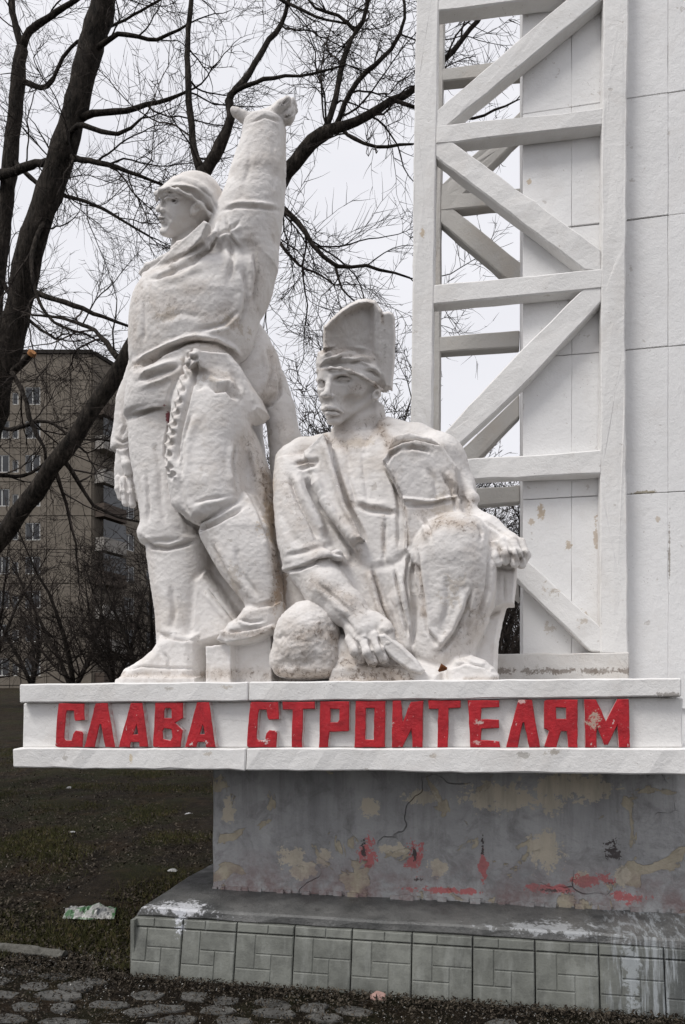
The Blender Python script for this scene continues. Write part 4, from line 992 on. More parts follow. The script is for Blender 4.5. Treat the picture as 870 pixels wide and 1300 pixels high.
# ---------------------------------------------------------------- crouching builder with the raised visor
def crouching():
    C = Clay(VOX)
    # trunk and open coat
    C.loft([(548,418,506,4.52,.10),(556,392,540,4.52,.13),(566,374,566,4.52,.16),(580,360,581,4.52,.185),(602,352,590,4.51,.21),(640,354,598,4.50,.235),(683,366,600,4.50,.25),(720,372,592,4.50,.25),(770,366,580,4.52,.25),(878,356,575,4.54,.25)], n=2.3, cap=.06, k=.05)
    C.pil([(350,720),(420,740),(440,870),(440,878),(350,878)], 4.52, .14, .05, k=.04)
    C.el((376,588,4.47), 23, 22, .15, k=.05); C.el((556,577,4.47), 30, 24, .16, -25, k=.05)
    C.chain([(415,560,4.42,9),(385,572,4.42,14),(366,586,4.42,14)], k=.04); C.chain([(492,542,4.46,12),(530,556,4.46,16),(562,572,4.45,18)], k=.04)
    # chest under the shirt, seen between the lapels
    C.pil([(422,580),(445,566),(480,562),(500,585),(512,620),(522,700),(470,730),(438,690),(426,620)], 4.40, .085, .07, (0,.0), k=.06)
    # front panels of the coat
    C.pil([(412,553),(420,562),(428,600),(442,644),(466,690),(452,690),(425,660),(400,610),(386,575)], 4.285, .075, .014, (-.25,0), k=.012)
    C.pil([(489,592),(496,578),(512,568),(530,562),(562,566),(580,590),(578,632),(548,640),(513,640),(502,616)], 4.27, .055, .012, (.35,.0), k=.012)
    C.pil([(512,636),(548,638),(580,628),(596,660),(560,670),(532,690),(524,720),(516,700)], 4.30, .06, .018, (.30,0), k=.015)
    C.pil([(495,577),(500,560),(520,552),(548,556),(562,566),(530,563),(512,567)], 4.29, .06, .02, (.30,0), k=.012)
    C.pil([(366,588),(400,580),(430,640),(462,700),(445,720),(400,700),(362,700),(352,640)], 4.36, .10, .05, (0,.0), k=.04)
    # his right arm: sleeve, rolled cuff, forearm down to the rock
    C.loft([(585,352,398,4.40,.13),(610,349,402,4.37,.145),(640,350,408,4.34,.155),(670,352,416,4.31,.16),(695,355,424,4.29,.16),(706,358,431,4.28,.16),(714,360,430,4.28,.155),(720,361,422,4.28,.14)], cap=.02, k=.03)
    C.chain([(362,722,4.22,3),(380,716,4.16,5),(405,706,4.13,5.5),(428,705,4.17,4.5),(442,714,4.27,2.5)], k=.03)
    C.chain([(395,722,4.26,29),(415,748,4.21,27),(440,772,4.17,23),(456,786,4.15,19)], k=.04)
    C.el((452,848,4.22), 42, 22, .12, k=.03); C.el((436,836,4.24), 26, 30, .10, k=.03)
    C.el((463,802,4.14), 27, 25, .095, -48, k=.03)
    for (a, b, c, r) in (((446,812,4.10),(452,826,4.06),(458,836,4.07),7.0),((460,812,4.08),(467,828,4.045),(473,840,4.055),7.0),((474,808,4.08),(482,825,4.05),(487,836,4.06),6.8),((486,802,4.10),(493,817,4.07),(497,828,4.08),6.4)):
        C.chain([(*a, r+.8),(*b, r+.2),(*c, r-1.2)], k=.010)
    C.chain([(474,784,4.12,8),(489,800,4.09,6.5),(496,812,4.08,5)], k=.02)
    # drapery and folded leg between rock and knee
    C.pil([(430,700),(470,715),(530,680),(530,878),(420,878),(425,760)], 4.40, .13, .08, k=.05)
    C.chain([(500,700,4.30,12),(512,760,4.27,12),(523,820,4.26,10)], k=.04); C.chain([(468,730,4.32,14),(486,780,4.28,12),(506,822,4.24,9)], k=.04)
    C.pil([(416,878),(424,846),(470,842),(520,846),(560,856),(560,878)], 4.22, .12, .03, k=.02)
    # bent left leg: high knee, shin draped in trouser, shoe
    C.loft([(653,562,592,4.34,.08),(657,554,603,4.32,.125),(664,545,612,4.30,.16),(676,535,620,4.28,.19),(690,528,624,4.27,.20),(706,524.5,627,4.27,.205),(730,525.5,630,4.28,.20),(761,527,629,4.30,.195),(787,526,621,4.31,.185),(808,524.5,612,4.32,.175),(830,523,604,4.33,.165),(848,527,600,4.34,.16),(876,530,602,4.34,.16)], k=.025, cap=.05)
    C.pil([(563,878),(565,848),(578,836),(598,832),(616,838),(628,848),(633,858),(632,878)], 4.22, .12, .06, (-.1,0), k=.02)
    C.pil([(524,878),(528,840),(560,846),(580,878)], 4.24, .10, .05, k=.03)
    # his left arm over the knee, hand hanging down
    C.chain([(566,588,4.47,24),(584,620,4.47,17),(588,640,4.46,14)], k=.04)
    C.chain([(590,622,4.42,11),(598,634,4.38,9),(594,648,4.36,9)], k=.02)
    C.chain([(596,655,4.38,14),(618,672,4.34,17),(640,690,4.31,17)], k=.03)
    C.el((648,696,4.29), 20, 17, .10, -35, k=.03)
    for (a, b, c, r) in (((638,690,4.22),(643,702,4.19),(642,711,4.21),6.8),((650,688,4.22),(655,702,4.19),(654,714,4.21),7.0),((660,690,4.25),(665,702,4.23),(662,716,4.24),6.6),((662,698,4.31),(667,705,4.31),(662,716,4.31),6)):
        C.chain([(*a, r+.6),(*b, r),(*c, r-1.2)], k=.008)
    C.chain([(628,692,4.22,6),(628,706,4.20,5.2),(633,714,4.20,4.2)], k=.012)
    # stump he leans on, under the hand
    C.pil([(628,706),(657,716),(655,745),(653,770),(640,772),(626,778),(606,790),(606,720)], 4.42, .10, .02, k=.01)
    C.pil([(604,780),(645,768),(638,790),(633,815),(631,878),(596,878)], 4.45, .10, .03, k=.012)
    # ---- head, turned three quarters to the left
    C.frame(442, 490, 4.40)
    C.vrc((457,575,.05,35),(455,520,.06,27), k=.04)
    C.vpil([(421,575),(421,545),(432,532),(478,508),(487,515),(490,535),(494,575)], .05, .115, .09, k=.03)
    C.vel((447,478,.035), 42, 36, .165, 0, k=.02)
    C.vpil([(402.5,470),(403,480),(404,489),(403.5,497),(406,506),(409,514),(412,523),(415,532),(420,538),(427,538.5),(436,535),(448,528),(462,518),(472,508),(479,494),(481,478),(470,464),(430,458),(404,462)], .0, .135, .11, (.35,.10), k=.02)
    C.vel((415,490,-.100), 10, 26, .05, 0, k=.03)
    C.vrc((404,482.5,-.070,3.0),(413,481.5,-.105,3.2), k=.012); C.vrc((422,477.5,-.132,3.6),(436,474.8,-.138,3.9), k=.014); C.vrc((436,474.8,-.138,3.9),(453,480,-.112,3.6), k=.014)
    C.vel((436,482.8,-.150), 12.5, 6.6, .050, -4, k=.008, op='-'); C.vel((408.5,488,-.124), 6.4, 5.8, .036, 0, k=.008, op='-')
    C.vel((436,484,-.104), 6.4, 3.6, .015, k=.002); C.vel((409.3,489,-.092), 4.2, 3.6, .018, k=.004)
    C.vch([(426,484.5,-.112,1.3),(433,480.4,-.121,1.7),(442,481,-.119,1.7),(449,485,-.106,1.2)], k=.003); C.vch([(427.5,487,-.112,1.0),(436,489,-.118,1.4),(446,487.2,-.110,1.0)], k=.003)
    C.vch([(404.5,488,-.088,1.1),(409,485.3,-.108,1.3),(413.5,488,-.108,1.1)], k=.003); C.vch([(405,491,-.088,.9),(409.5,492.4,-.102,1.0),(413.5,490.5,-.106,.9)], k=.003)
    C.vch([(418.5,480,-.140,3.0),(417,490,-.166,3.2),(414.8,499,-.198,4.1)], k=.012)       # nose
    C.vel((414,501,-.196), 4.6, 3.6, .022, k=.006); C.vel((421,502.4,-.166), 3.6, 3.0, .018, k=.006); C.vel((409.6,502,-.150), 3.0, 3.2, .016, k=.006)
    C.vel((418.5,505.6,-.182), 2.0, 1.4, .012, k=.003, op='-'); C.vel((411.8,505,-.178), 1.7, 1.3, .012, k=.003, op='-')
    C.vel((420,518,-.125), 12, 8, .040, 4, k=.02)
    C.vch([(410,520,-.140,1.6),(415,516.8,-.174,2.5),(419,517.8,-.180,2.3),(426,518,-.168,2.4),(435,523.4,-.134,1.5)], k=.005)
    C.vch([(412,524,-.138,1.5),(417,524.8,-.168,2.8),(425,525.2,-.160,2.6),(431,526,-.136,1.5)], k=.005)
    C.vch([(411,521.8,-.150,.8),(417,521.2,-.190,1.0),(427,521.8,-.177,.9),(432,523.6,-.152,.6)], k=.005, op='-')
    C.vel((421,530.2,-.160), 7, 2.2, .022, 0, k=.008, op='-')
    C.vel((424,534,-.105), 8.5, 6, .045, 0, k=.016)
    C.vrc((430,533,-.085,4),(470,507,-.055,5), k=.03); C.vel((450,498,-.100), 12, 9, .032, 20, k=.03)
    C.vel((446,511,-.114), 10, 8, .020, 0, k=.03, op='-')
    C.vpil([(472,500),(477,494),(483,495),(484,502),(479,508),(473,508)], -.085, .03, .012, k=.006); C.vel((478,501,-.115), 2.6, 3.6, .012, k=.003, op='-')
    # kerchief round the brow
    C.vpil([(404,448),(416,441),(440,440),(466,444),(484,455),(494,480),(494,497),(488,498),(476,487),(460,477),(444,471),(430,467.5),(418,468.5),(403,474),(401.5,462)], .03, .185, .13, (.20,0), k=.006)
    C.vch([(403,472,-.08,1.3),(412,469,-.125,1.3),(420,467.5,-.145,1.4),(432,468,-.155,1.4),(444,471,-.152,1.4),(460,477.5,-.135,1.4),(475,487,-.110,1.4),(487,497,-.08,1.4)], k=.016)
    # visor flipped up: a curved open shell
    C.vpil([(410.5,452),(411,432),(411.5,416),(420,406),(432,394.5),(444,386),(454,381),(465,379),(477,381.5),(483,390),(486,397),(487,470),(486,490)], .0, .11, .030, (.25,0), k=.008)
    C.vpil([(414,448),(414,418),(422,409),(434,398),(446,390),(456,386),(466,384.5),(473,386.5),(475.5,396),(476,450)], -.130, .068, .035, (.26,0), k=.012, op='-')
    C.vpil([(478,390),(484,393),(487,397),(492,396),(498.5,398.5),(501.5,405),(502,425),(501,462),(498,496),(486,492),(478,470)], .06, .13, .022, (.30,0), k=.006)
    C.vrc((487,404,-.058,1.5),(487.5,470,-.058,1.4), k=.01, op='-')
    C.vel((490,502,.02), 9, 9, .05, 0, k=.01, op='-')
    co, q = C.mesh(ZF); K = Carver(co, q); l, f = K.line, K.fold
    # coat: seams, pocket, folds swinging from the shoulder
    l([(371,592),(384,586),(402,585),(400,590),(384,594),(372,594)], 3, -.014, (4.1,4.6))
    l([(413,552),(419,566),(425,590),(432,612),(442,640),(458,672),(466,692)], 2.2, -.022, (4.1,4.6)); l([(408,556),(415,580),(424,606),(434,640),(450,670)], 3.5, .008, (4.1,4.6))
    l([(489,592),(496,606),(506,624),(513,640)], 2.2, -.024, (4.1,4.6)); l([(513,640),(516,670),(518,700)], 2.2, -.026, (4.1,4.6)); l([(513,643),(548,641),(578,633)], 2.0, -.012, (4.1,4.6))
    l([(489,590),(497,577),(512,568)], 2.0, -.018, (4.1,4.6)); l([(513,571),(524,568),(540,571),(548,575)], 2.2, -.022, (4.1,4.6))
    f([(388,604),(402,636),(424,666),(442,692),(456,714)], 8, .030, -1); f([(366,602),(378,634),(394,662),(406,686)], 8, .022, -1); None
    f([(410,690),(425,702),(440,706)], 5, .012)
    l([(354,640),(366,672),(384,696)], 6, -.008)
    l([(362,726),(380,722),(400,714),(420,709),(432,711)], 2.4, -.030, (4.0,4.5)); l([(360,706),(380,702),(405,694),(425,692)], 3, -.010)
    # shirt
    f([(460,570),(462,600),(468,640)], 6, .004); l([(450,640),(470,648),(490,650),(508,654)], 3.5, -.016); l([(448,632),(470,640),(500,642)], 5, .010); l([(490,655),(488,690),(487,720)], 2.4, -.012)
    f([(440,600),(450,630),(452,640)], 5, .006); f([(500,600),(506,640),(506,700)], 5, .007)
    l([(432,552),(440,574),(446,600)], 4, -.010); l([(468,545),(462,570)], 5, -.012); l([(480,520),(484,552)], 4, .008)
    # sleeve and knee folds
    f([(560,600),(574,620),(580,650)], 6, .014, -1); f([(535,652),(545,672),(548,690)], 5, .010); l([(586,628),(592,638),(590,648)], 2.4, -.016); f([(540,590),(552,610),(556,640)], 8, .008)
    f([(530,700),(536,760),(542,800),(560,824)], 6, .014, -1); f([(600,745),(594,770),(578,805),(556,832)], 7, .018, 1); None; f([(622,700),(618,750),(606,790)], 6, .014, -1)
    f([(566,730),(570,765),(560,800)], 10, .007, 1); l([(526,712),(534,740),(540,770)], 3, -.018); None; l([(588,742),(596,778),(590,806)], 4, -.012)
    f([(472,720),(486,770),(506,812)], 5, .024); f([(500,720),(510,770),(520,812)], 5, .020, -1); f([(520,700),(514,740),(522,790)], 4, .012); l([(524,712),(527,740),(525,790),(523,830)], 3, -.024)
    l([(434,706),(470,722),(500,716),(522,700)], 6, -.012)
    # forearm veins and wrist, knuckles
    f([(400,738),(424,758),(448,780)], 6, .007); l([(430,778),(446,796),(452,806)], 3, -.010)
    for x, y in ((453,811),(466,810),(479,806),(489,800)): l([(x-2,y-2),(x+1,y+1)], 3.0, .008, None, False)
    for x0, y0, x1, y1 in ((454,815,461,836),(468,814,476,838),(481,810,489,834)): l([(x0,y0),(x1,y1)], 1.5, -.016, (3.95,4.3))
    for x0, y0, x1, y1 in ((645,694,652,714),(656,694,663,716),(664,698,668,712)): l([(x0,y0),(x1,y1)], 1.4, -.014, (3.95,4.5))
    l([(606,664),(612,676),(610,690)], 2.4, -.010); f([(612,660),(636,676),(652,684)], 4, .006)
    l([(633,720),(646,724),(655,722)], 2, -.012); l([(640,728),(641,764)], 1.6, -.010); l([(606,790),(624,782),(642,772)], 2, -.012)
    l([(568,848),(590,842),(616,846),(632,856)], 2.2, -.014); f([(580,836),(604,842)], 4, .006); l([(530,838),(560,846),(575,838)], 4, -.012)
    # kerchief wrinkles
    for pts in (((408,458),(420,450),(434,447)),((418,462),(436,452),(456,450)),((440,462),(460,458),(474,462)),((460,470),(474,472),(486,482)),((405,452),(414,445),(428,443)),((446,446),(462,447),(478,454))):
        l(pts, 2.0, -.012); l([(x+1, y-4) for x, y in pts], 2.6, .008)
    l([(436,443),(452,444),(470,450)], 1.5, -.010)
    l([(409,513),(411,517)], 2, -.004)
    # grime
    K.stain([(424,560),(440,566),(470,556),(488,540)], 10, .55); K.stain([(436,548),(462,536),(482,528)], 8, .35); K.stain([(484,545),(492,560),(496,575)], 6, .6)
    K.stain([(447,495),(456,492)], 6, .75); K.stain([(410,446),(440,445),(480,458)], 6, .5); K.stain([(402,470),(440,468),(480,488)], 2, .5); K.stain([(395,740),(430,755),(455,772)], 12, .55)
    K.stain([(360,610),(380,660),(400,700)], 14, .35); K.stain([(430,610),(455,680)], 7, .4); K.stain([(500,600),(508,640)], 5, .4); K.stain([(570,600),(590,640)], 10, .4); K.stain([(470,730),(500,800),(515,840)], 10, .4); K.stain([(600,700),(610,780),(590,830)], 12, .3); K.stain([(540,680),(560,662),(600,665)], 6, .5); K.stain([(440,400),(470,385)], 5, .4); K.stain([(414,420),(414,446)], 3, .4)
    K.stain([(352,860),(430,862),(520,862)], 7, .85); K.stain([(440,838),(470,848),(500,850)], 13, .85); K.stain([(560,662),(580,668),(606,672)], 9, .5); K.stain([(528,720),(536,750),(538,780)], 5, .7)
    K.stain([(514,645),(518,690)], 3, .7); K.stain([(530,650),(560,650)], 12, .4); K.stain([(456,700),(450,712),(440,716)], 8, .35); K.stain([(486,655),(486,700)], 3, .45); K.stain([(448,640),(500,650)], 4, .4)
    K.stain([(600,780),(560,830)], 14, .35); K.stain([(625,690),(640,700),(660,712)], 5, .5); K.stain([(600,635),(595,650)], 6, .5); K.stain([(380,588),(396,588)], 4, .6); K.stain([(413,552),(416,562)], 2.5, .7); K.stain([(386,570),(372,580)], 8, .35)
    K.stain([(498,560),(560,568)], 8, .35); K.stain([(484,388),(486,410)], 2, .8); K.stain([(477,490),(486,498)], 4, .8); None
    K.stain([(590,862),(632,862)], 3, .6)
    hd = 1-.85*np.clip(1-np.hypot((K.px-438)/66, (K.py-488)/58), 0, 1)**.5
    return K, hd
cr = thing('crouching_builder_statue', tuple(P(500, 861, 4.4)), 'white plaster statue of a crouching worker with flipped up visor, open coat and raised knee', 'statue')
K, hd = crouching(); K.finish('body', 1.0, cr, smooth_mask=hd)
# round boulder under his hand, chisel
C = Clay(VOX)
C.el((391,808,4.19), 42, 45, .165, k=.02); C.el((388,826,4.19), 42, 34, .16, k=.04); C.el((360,838,4.19), 17, 20, .11, k=.03); C.el((412,836,4.18), 21, 24, .12, k=.03); C.el((392,850,4.18), 42, 14, .13, k=.03)
co, q = C.mesh(ZF); K = Carver(co, q)
K.line([(356,838),(380,846),(404,842)], 8, -.008); K.line([(350,815),(358,808),(366,812)], 4, -.010); K.line([(404,790),(412,800),(410,812)], 4, -.006)
K.stain([(378,806),(412,800),(424,812)], 14, .75); K.stain([(352,855),(392,858),(432,856)], 9, .9); K.stain([(360,830),(420,836)], 16, .35)
tag(K.finish('boulder', 1.9), 'rounded white lump of plaster rock under the crouching statue\'s hand', 'rock')
C = Clay(.005)
C.pil([(480,806),(490,804),(512,820),(530,838),(539,851),(535,856),(520,853),(500,838),(486,824)], 4.075, .035, .02, k=.01)
co, q = C.mesh(); K = Carver(co, q); K.stain([(500,842),(530,856)], 3, .5)
tag(K.finish('chisel', .7), 'white wedge shaped chisel held under the crouching statue\'s fingers', 'tool')
# ---------------------------------------------------------------- third figure, bending away behind the two
C = Clay(.009 if 'DEVVOX' in globals() else .0075)
C.loft([(418,306,330,4.72,.07),(426,300,338,4.71,.10),(440,298,346,4.70,.125),(455,296,353,4.69,.14),(474,296,357,4.68,.145),(490,300,357,4.68,.14),(504,306,352,4.68,.13),(515,312,342,4.68,.11),(521,316,332,4.68,.07)], cap=.03, k=.03)
C.chain([(346,486,4.72,18),(355,520,4.74,19.5),(362,560,4.76,20.5),(366,600,4.78,22),(372,640,4.80,20)], k=.02)
C.chain([(300,440,4.80,40),(285,520,4.86,44),(300,640,4.90,46),(310,760,4.92,46),(312,850,4.92,46)], k=.08)
C.chain([(250,400,4.86,24),(262,440,4.84,36)], k=.06)
co, q = C.mesh(ZF); K = Carver(co, q)
K.line([(357,478),(356,500),(344,514),(332,520)], 2.4, -.022); K.line([(351,470),(350,494),(340,506)], 4, .010); K.fold([(340,440),(346,470),(338,500)], 6, .010)
K.stain([(345,450),(352,480),(340,505)], 10, .5); K.stain([(360,540),(370,580)], 12, .3)
bs = K.finish('bending_builder_statue', 1.2)
tag(bs, 'white plaster statue of a bending worker behind, only its shoulder and arm showing', 'statue')
# ---------------------------------------------------------------- trees
nbk = N('bark')
bc = nbk.ramp(nbk.noise(22, 7, .7, .4, stretch=(1,1,.28)), (.35, (.010,.009,.008)), (.58, (.045,.038,.032)), (.75, (.11,.094,.08)))
mbark = nbk.done(bc, .95, nbk.bump(nbk.math('ADD', nbk.voro(16, dist=(5, .12), stretch=(1,1,.22)), nbk.noise(40, 5, .7, stretch=(1,1,.4))), .035, 1.0), .1)
ntw = N('twig'); mtwig = ntw.done(ntw.ramp(ntw.noise(3, 2), (.4, (.022,.018,.016)), (.7, (.050,.041,.035))), .9, None, .1)
ncut = N('cut_wood'); mcut = ncut.done((.42,.20,.08), .8, None, .2)
def spline(pts, rs_, step):
    """Catmull-Rom through the given points, radii interpolated"""
    P_ = [np.array(p, float) for p in pts]; out = []; ro = []
    Q = [2*P_[0]-P_[1]]+P_+[2*P_[-1]-P_[-2]]
    for i in range(len(P_)-1):
        a, b, c, d = Q[i:i+4]; n = max(2, int(np.linalg.norm(c-b)/step))
        for k in range(n):
            t = k/n
            out.append(.5*((2*b)+(c-a)*t+(2*a-5*b+4*c-d)*t*t+(3*b-a-3*c+d)*t**3)); ro.append(rs_[i]*(1-t)+rs_[i+1]*t)
    out.append(P_[-1]); ro.append(rs_[-1]); return out, ro
def perp(d, rg):
    v = rg.normal(size=3); v -= d*(v@d); return v/np.linalg.norm(v)
def grow(mb, start, d, L, r, rg, level, ymin, spec, up=.25):
    """one twig: wandering tube, then its own smaller twigs"""
    seg = spec['seg'][level]; n = max(2, int(L/seg)); p = start.copy(); pts = [p]; rr = [r]; ds = []
    bend = perp(d, rg)*rg.uniform(.02, .10)
    for i in range(n):
        d = d+rg.normal(0, spec['wob'][level], 3)+bend; d[2] += up*.10
        d /= np.linalg.norm(d)
        if p[1]+d[1]*L*.5 < ymin: d[1] = abs(d[1])
        p = p+d*(L/n); pts.append(p); rr.append(r*(1-(i+1)/n*.75)); ds.append(d)
    mb.tube(pts, rr, 3 if level > 0 else 5, cap=False)
    if level+1 >= len(spec['dens']): return
    k = int(L*spec['dens'][level+1]*rg.uniform(.7, 1.3))+1
    for j in range(k):
        t = rg.uniform(.15, 1.0); i = min(int(t*n), n-1); q = pts[i]+(pts[i+1]-pts[i])*(t*n-i)
        a = R(rg.uniform(28, 62)); dd = ds[i]*math.cos(a)+perp(ds[i], rg)*math.sin(a)
        grow(mb, q, dd, L*rg.uniform(*spec['len'][level+1])*(1.1-.5*t), max(rr[i]*.5, spec['rmin']), rg, level+1, ymin, spec, up)
NEAR = dict(seg=(.16,.10,.08,.07), wob=(.15,.17,.16,.16), dens=(3.0,6.0,8.2,8.0), len=((.5,1),(.38,.7),(.40,.75),(.3,.5)), rmin=.0032)
def near_tree(name, label, limbs, seed, ymin=6.0, trunk_n=1, l1=(.7,1.7)):
    """limbs: list of (points (px,py,D,rpx)...); the first is the trunk"""
    rg = np.random.RandomState(seed); b = P(*limbs[0][0][:3]); root = thing(name, (b.x, b.y, b.z), label, 'tree', 'bare trees behind the monument')
    tw = MB()
    for li, pts in enumerate(limbs):
        dens = 1.0
        if isinstance(pts, tuple): pts, dens = pts
        W3 = [np.array(P(*p[:3])) for p in pts]; rad = [p[3]*MPP(p[0], p[2])*(1 if li < trunk_n else (.84 if p[3] > 8 else .66)) for p in pts]
        o, ro = spline(W3, rad, .12 if li >= trunk_n else .16)
        mb = MB(); n = 18 if rad[0] > .1 else 9
        o2 = [q+rg.normal(0, .004+ro[i]*.02, 3)*(0 < i < len(o)-1) for i, q in enumerate(o)]
        mb.tube([Vector(q) for q in o2], [r_*rg.uniform(.93, 1.07) for r_ in ro], n)
        V = np.array(mb.v); C_ = np.repeat(np.array(o2), n, 0)[:len(V)]; rr_ = np.repeat(np.array(ro), n)[:len(V)]
        dv = V-C_; V = C_+dv*(1+.09*vnoise(V*np.array([14,14,5]))[:,None]+.06*vnoise(V*34)[:,None]); mb.v = [tuple(v) for v in V]
        mb.build('trunk' if li < trunk_n else 'branch', mbark, root, smooth=True)
        # twigs spring from every limb thin enough
        for i in range(1, len(o)):
            if ro[i] > .07: continue
            m = rg.poisson(NEAR['dens'][0]*dens*np.linalg.norm(o[i]-o[i-1]))
            for _ in range(m):
                d0 = o[i]-o[i-1]; d0 /= np.linalg.norm(d0); a = R(rg.uniform(30, 75))
                dd = d0*math.cos(a)+perp(d0, rg)*math.sin(a)
                grow(tw, o[i].copy(), dd, rg.uniform(*l1), min(.0125, ro[i]*.5), rg, 1, ymin, NEAR)
        d0 = o[-1]-o[-2]; d0 /= np.linalg.norm(d0)
        for _ in range(0 if li < trunk_n or dens == 0 else 2): grow(tw, o[-1].copy(), d0+rg.normal(0,.3,3), rg.uniform(.6,1.2), max(ro[-1]*.8,.005), rg, 1, ymin, NEAR)
    tw.build('twigs', mtwig, root, kind='stuff')
    return root
tA = near_tree('bare_tree', 'thick dark bare trunk crossing the upper left, with a sawn orange stub', [
 [(-150,915,8.4,26),(-105,760,8.3,23),(-55,640,8.2,21),(-22,560,8.2,19),(0,478,8.1,17.5),(20,400,8.1,16.5),(44,300,8.0,16),(82,188,8,15.5),(107,94,8,15),(131,0,8,15),(150,-90,8,12),(185,-220,8,8)],
 [(47,372,8.0,6),(70,380,7.8,5),(95,388,7.7,4.5),(130,402,7.7,3.6),(166,415,7.8,2.5)],
 ([(12,476,8.1,6.8),(24,465,8.0,6.6),(41,448,7.9,6.4)],0),
 ([(16,474,8.0,5),(30,500,7.8,4.6),(38,530,7.7,4.4),(46,552,7.7,4),(57,568,7.7,3),(58,590,7.8,2)],.7),
 [(92,200,8,7),(104,203,7.8,5),(149,213,7.7,4),(205,234,7.8,2.5)],
 [(104,150,8,7),(118,144,8,6),(160,141,8,5),(186,133,8,4.5),(215,126,8,3.5),(238,116,8,2.5)],
 [(86,190,8,7),(98,160,7.7,5),(150,170,7.6,3.5),(180,150,7.6,2)],
 [(130,10,8,8),(165,-40,8.1,6),(220,-70,8.2,5),(280,-60,8.2,3)],
 [(112,70,8,6),(150,44,7.9,4),(200,50,7.9,3),(240,30,7.9,2)],
 [(60,270,8,5),(40,330,7.7,4),(60,400,7.6,3),(120,430,7.6,2)],
], 21)
cb = MB(); e = P(41,448,7.9); cb.tube([e-Vector((.02,-.01,.02)), e+Vector((.012,-.006,.010))], [5.2*MPP(43,7.9)]*2, 14); cb.build('sawn_end', mcut, tA)
near_tree('bare_tree', 'leaning dark tree slanting up behind the standing statue, crown spread over the sky', [
 [(-150,925,7.4,15),(-75,790,7.4,12.5),(-25,718,7.3,11),(23,654,7.3,10.8),(68,592,7.2,10.5),(131,500,7.2,10.2),(155,463,7.2,10),(190,400,7.2,9.8),(225,330,7.3,9.5),(250,262,7.4,8.6),(257,216,7.5,7.5)],
 [(257,218,7.5,9),(250,200,7.5,7.5),(243,160,7.6,6.5),(239,110,7.6,6),(239,37,7.7,5),(243,0,7.7,4.5),(240,-90,7.8,3)],
 [(258,220,7.5,10),(268,204,7.5,9),(279,186,7.5,8.5),(293,150,7.5,8),(291,128,7.5,8),(298,115,7.5,7),(317,93,7.6,6),(335,62,7.7,5.2),(357,31,7.8,4.5),(366,0,7.8,4),(385,-80,7.8,3)],
 [(298,116,7.5,4.5),(325,104,7.4,3.8),(348,99,7.4,3.2),(397,94,7.4,2.2),(440,82,7.4,1.5)],
 [(220,335,7.3,14),(270,300,7.4,13),(320,268,7.5,12.5),(350,240,7.6,12),(365,218,7.6,11),(385,193,7.6,11),(410,171,7.6,9.5),(453,154,7.7,8),(497,128,7.7,7),(528,112,7.8,6),(566,74,7.9,5),(615,13,8,4),(640,-60,8,3)],
 [(408,173,7.6,7),(420,146,7.7,6),(428,112,7.8,5.5),(438,68,7.9,5),(452,40,8,4.5),(467,8,8,4),(470,-70,8,3)],
 [(424,165,7.7,5.5),(445,118,7.7,5),(466,92,7.7,4.5),(497,62,7.8,4),(514,22,7.8,3.2),(506,-30,7.8,2)],
 [(434,163,7.7,4),(450,176,7.6,3.5),(478,186,7.6,3),(524,183,7.7,2)],
 [(340,255,7.6,7),(357,264,7.5,6),(379,282,7.4,5.5),(397,310,7.4,4.5),(428,338,7.4,3.8),(465,338,7.5,3),(521,353,7.6,1.8)],
 [(426,337,7.4,3),(434,366,7.4,2),(450,382,7.4,1.4)],
 [(345,290,7.5,4),(352,304,7.4,3.4),(379,335,7.4,2.6),(400,345,7.4,2),(425,362,7.4,1.4)],
 [(352,304,7.4,3),(349,340,7.4,2.5),(343,370,7.4,2),(338,395,7.4,1.4)],
 [(500,127,7.7,4),(540,140,7.8,3),(600,150,7.9,2.5),(655,128,8,1.6)],
 [(452,40,8,3.5),(430,20,8,3),(400,10,8,2.5),(380,-20,8,2)],
 [(300,-30,7.9,5),(340,-10,7.8,3.5),(400,20,7.7,2.5),(440,30,7.7,1.8)],
 ([(78,580,7.2,5),(100,612,7.4,4),(120,642,7.5,3.2),(150,656,7.6,2.6),(185,664,7.6,2)],1.4),
 ([(70,594,7.2,4),(84,640,7.4,3),(96,690,7.5,2.2),(100,740,7.6,1.6)],1.4),
 ([(-40,596,8.6,5),(0,603,8.5,4),(40,600,8.4,3),(90,560,8.4,2.2),(140,560,8.4,1.8)],1.3),
 ([(-40,520,9,5),(10,545,9,4),(60,535,8.8,3),(110,575,8.8,2)],1.3),
 [(150,455,7.2,6),(120,420,7.6,4),(80,405,7.8,3),(40,400,7.9,2)],
], 33)
near_tree('bare_tree', 'slimmer forked bare trunk running up the photo\'s left edge behind the thick one', [
 [(-60,915,9.6,15.3),(-32,640,9.6,12.8),(-10,420,9.5,10.2),(4,298,9.5,8.9),(13,205,9.5,9.3),(23,100,9.5,8.5),(28,62,9.5,7.2)],
 [(28,62,9.5,7),(18,25,9.5,6.5),(14,0,9.5,6),(10,-80,9.5,4.5)],
 [(28,62,9.5,8),(38,40,9.5,6.5),(62,22,9.5,5.5),(96,0,9.5,4.5),(140,-30,9.5,3)],
 [(-20,225,9.5,9),(10,220,9.2,8),(40,210,9,7.5),(66,204,8.8,6.5)],
 [(24,100,9.5,5),(60,110,9.4,4),(90,60,9.3,3),(150,30,9.3,2.5),(220,-10,9.3,2)],
 [(0,350,9.5,5),(30,400,9.4,3.5),(70,430,9.3,2.5)],
 [(10,200,9.5,5),(60,240,9.4,4),(120,260,9.3,3),(190,300,9.3,2)],
], 45)
FAR = dict(seg=(.5,.34,.22,.2), wob=(.12,.14,.15,.16), dens=(0,2.4,4.6,4.5), len=((.5,1),(.3,.6),(.35,.7),(.3,.55)), rmin=.010)
